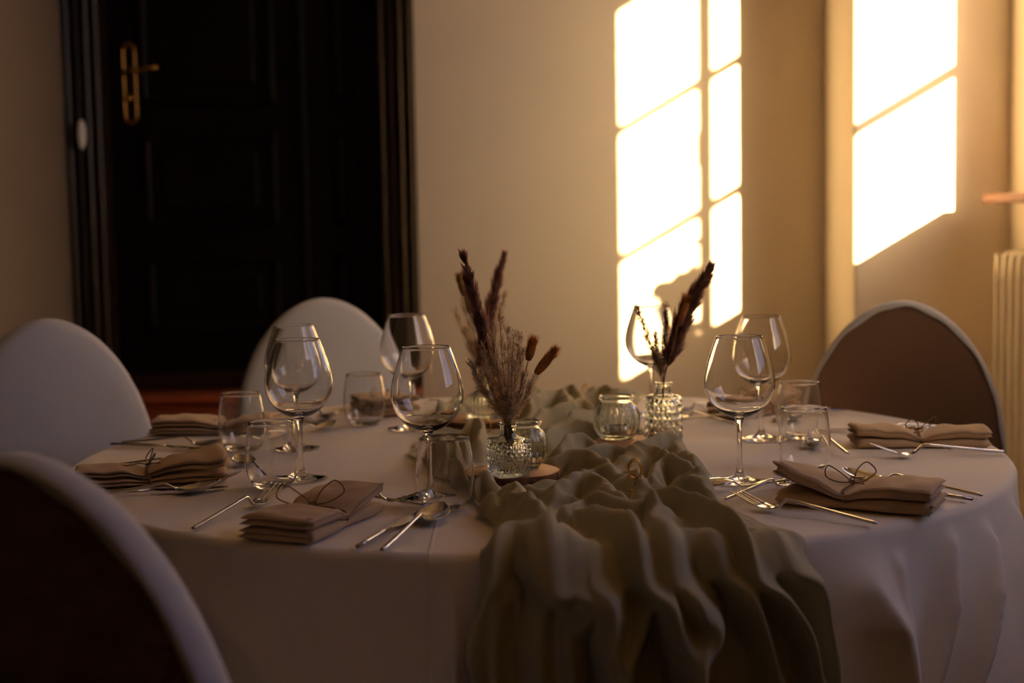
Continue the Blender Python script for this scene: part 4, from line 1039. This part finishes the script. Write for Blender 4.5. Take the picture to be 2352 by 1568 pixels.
# left setting
cutlery('spoon', (-0.632, 2.085), (-0.434, 2.142), 'spoon on the near side of the left napkin', 1.0)
cutlery('knife', (-0.645, 2.112), (-0.420, 2.164), 'knife between the spoon and the left napkin, tip showing', 1.0)
cutlery('fork', (-0.690, 2.345), (-0.485, 2.330), 'fork behind the left napkin, bent handle showing', 1.0)
cutlery('fork', (-0.520, 2.345), (-0.424, 2.212), 'dessert fork, tines showing right of the left napkin', 0.82)
cutlery('spoon', (-0.382, 2.245), (-0.446, 2.380), 'dessert spoon with round bowl behind the left tumbler', 0.80)
# left back setting
cutlery('spoon', (-0.702, 2.618), (-0.505, 2.548), 'spoon on the near side of the left back napkin, bowl tip raised', 1.02)
cutlery('knife', (-0.716, 2.600), (-0.505, 2.520), 'knife on the near side of the left back napkin', 1.0)
cutlery('fork', (-0.400, 2.735), (-0.468, 2.600), 'dessert fork beside the left back tumbler', 0.82)
cutlery('spoon', (-0.438, 2.625), (-0.348, 2.760), 'dessert spoon with dark bowl right of the left wine glasses', 0.86)
# far left setting by the door chair
cutlery('spoon', (-0.455, 3.045), (-0.350, 2.865), 'spoon left of the napkin in front of the door chair', 1.0)
cutlery('knife', (-0.478, 3.025), (-0.378, 2.845), 'knife left of the napkin in front of the door chair', 0.95)
cutlery('fork', (-0.178, 3.130), (-0.132, 2.940), 'fork right of the napkin in front of the door chair', 0.95)

# ---------------------------------------------------------------- napkins tied with jute
def make_napkin(label, loc, rz, L=0.215, W=0.108, c=0.01, flare=0.018, Tf=0.026, Tb=0.028, seed=0, bow_rot=0.0, sq=0.0, side=1, bs=1.0):
    """folded napkin along local x; front end at -x; flare lifts the +x end"""
    rd = random.Random(seed); ph = [rd.uniform(0, 6.28) for _ in range(6)]
    t = thing('folded_napkin', label, 'napkin', loc, rz, 'beige napkins tied with jute twine')
    mb = MB(); nxs, nys = 44, 20
    def T(x, y):
        u = (x - c) / (L / 2); pinch = math.exp(-(u / 0.22) ** 2)
        e = Tf if u < 0 else Tb
        crum = 0.0010 * math.sin(14*u + ph[0] + 60*y) + 0.0009 * math.sin(9*u - 80*y + ph[1])
        return e * (1 - 0.42 * pinch) * (0.86 + 0.14 * math.cos(y / W * 2.6)) + crum * (1 - pinch)
    def width(x):
        u = (x - c) / (L / 2); return W / 2 * (1 - 0.10 * math.exp(-(u / 0.3) ** 2)) * (1 - 0.03*abs(u))
    fr = [(0.130, 0.128, 1.0), (0.345, 0.112, 0.985), (0.650, 0.112, 0.990), (0.868, 0.130, 1.0)]
    for li, (ctr, hf, ws) in enumerate(fr):
        v = []; nring = 2 * nys
        dxl = rd.uniform(-0.003, 0.003); dyl = (0.002 * li if li > 1 else 0) * side
        for i in range(nxs):
            u = -1 + 2 * i / (nxs - 1); x = u * L / 2
            xr = x * (1 + 0.0) + dxl
            endr = min(1, max(0, (1 - abs(u)) / 0.05)) ** 0.45 if abs(u) > 0.95 else 1.0
            for k in range(nring):
                if k < nys: v_ = -1 + 2 * k / (nys - 1); sg = 1
                else: v_ = 1 - 2 * (k - nys) / (nys - 1); sg = -1
                y = v_ * width(x) * ws + dyl
                TT = T(x, y)
                rnd = max(0.0, 1 - abs(v_) ** 4.5) ** 0.5
                z = TT * ctr + sg * TT * hf * rnd * (0.25 + 0.75 * endr) + 0.0002
                # upper layers lift at the flared end, mostly at one corner
                if u > 0.15 and li >= 2: z += flare * ((u - 0.15) / 0.85) ** 1.6 * (0.55 + 0.45 * v_ * side) * (1.0 if li == 3 else 0.75)
                xs_ = xr + 0.010 * (u > 0) * u * math.sin(v_ * 2.2 + ph[2]) * (0.6 if li >= 2 else 0.3) - 0.004 * (1 - rnd) * (u > 0.8)
                v.append((xs_ + sq * y, y, z))
        f = []
        for i in range(nxs - 1):
            for k in range(nring): l = (k+1) % nring; f.append((i*nring+k, i*nring+l, (i+1)*nring+l, (i+1)*nring+k))
        f.append(tuple(range(nring - 1, -1, -1))); f.append(tuple(range((nxs-1)*nring, nxs*nring)))
        mb.add(v, f)
    # the closed fold that joins the layers along one long side
    for (a, b) in ((0.130, 0.345), (0.650, 0.868)):
        pts = []; rad = []
        for i in range(24):
            x = (-0.95 + 1.9 * i / 23) * L / 2; y = side * width(x) * 0.955; TT = T(x, y); u = x / (L/2)
            z = TT * (a + b) / 2
            if u > 0.15 and a > 0.5: z += flare * ((u - 0.15) / 0.85) ** 1.6 * 0.9
            pts.append((x + sq * y, y, z)); rad.append(TT * 0.235)
        mb.tube(pts, rad, 12, flat=1.0)
    mb.build('cloth', M['napkin'], t)
    # twine: ring round the middle, two loops and two tails
    tw = MB(); wq = width(c) + 0.0016; zt = T(c, 0) + 0.0035
    ring = []
    for k in range(40):
        a = 2*math.pi*k/40; ca, sa = math.cos(a), math.sin(a)
        yy = math.copysign(abs(ca) ** 0.45, ca) * wq; zz = zt/2 + math.copysign(abs(sa) ** 0.6, sa) * (zt/2)
        ring.append((c + sq*yy + 0.003*math.sin(a*2), yy, max(0.0009, zz)))
    tw.tube(ring, 0.0009, 6, closed=True); tw.tube([(p[0]+0.0028, p[1], max(0.0009, p[2]+0.0004)) for p in ring], 0.0009, 6, closed=True)
    Rm = Matrix.Rotation(bow_rot, 3, 'Z')
    def bow(pts): return [Vector((c, 0, zt)) + Rm @ (Vector(p) * bs) for p in pts]
    tw.build('twine_band', M['twine'], t)
    bw = MB()
    bw.tube(catmull(bow([(0,0,0.001),(0.008,0.010,0.012),(0.016,0.024,0.022),(0.010,0.034,0.012),(0.003,0.022,0.005),(0,0,0.002)]), 6), 0.0009, 6)
    bw.tube(catmull(bow([(0,0,0.001),(0.006,-0.012,0.014),(0.004,-0.026,0.022),(-0.006,-0.030,0.012),(-0.005,-0.014,0.004),(0,0,0.002)]), 6), 0.0009, 6)
    bw.tube(catmull(bow([(0,0,0.002),(-0.012,0.006,0.004),(-0.022,0.004,0.003),(-0.032,0.012,0.0015),(-0.036,0.020,0.002)]), 6), 0.0009, 6)
    bw.tube(catmull(bow([(0,0,0.002),(0.010,-0.006,0.004),(0.018,-0.016,0.003),(0.014,-0.034,0.0015)]), 6), 0.0009, 6)
    bw.tube(catmull(bow([(-0.004,-0.003,0.001),(0.003,-0.003,0.0035),(0.004,0.003,0.003),(-0.003,0.003,0.001)]), 4), 0.0013, 6)
    bw.build('twine_bow', M['twine'], t)
    return t
zN = 0.7512
make_napkin('folded napkin at the front left edge of the table, nearest the camera', (-0.263, 1.888, zN), math.radians(70), 0.215, 0.104, 0.005, 0.014, 0.035, 0.034, 1, 0.94, 0.05, -1, 1.35)
make_napkin('folded napkin at the front right, its left end flaring up before the tumbler', (0.468, 1.968, zN), math.radians(151), 0.212, 0.104, 0.01, 0.030, 0.038, 0.037, 2, -0.47, -0.05, 1, 1.2)
make_napkin('narrow folded napkin at the right edge of the table by the shaded chair', (0.680, 2.455, zN), math.radians(174), 0.222, 0.075, 0.0, 0.004, 0.032, 0.034, 3, 2.4, 0.0, 1)
make_napkin('folded napkin at the left edge, its raised end behind the fork tines', (-0.555, 2.232, zN), math.radians(13), 0.220, 0.088, -0.005, 0.018, 0.028, 0.036, 4, 0.3, 0.0, 1)
make_napkin('folded napkin left back, seen behind and through the left tumblers', (-0.560, 2.752, zN), math.radians(-3), 0.230, 0.100, 0.02, 0.004, 0.030, 0.030, 5, 0.8, 0.0, 1)
make_napkin('folded napkin in front of the chair by the door, seen through a tumbler', (-0.275, 3.010, zN), math.radians(-68), 0.200, 0.100, 0.0, 0.012, 0.030, 0.034, 6, 2.0, 0.0, 1)
make_napkin('farthest right napkin, seen through the rear tumbler', (0.478, 2.878, zN), math.radians(44), 0.205, 0.085, 0.0, 0.020, 0.032, 0.036, 7, 1.0, 0.0, 1)
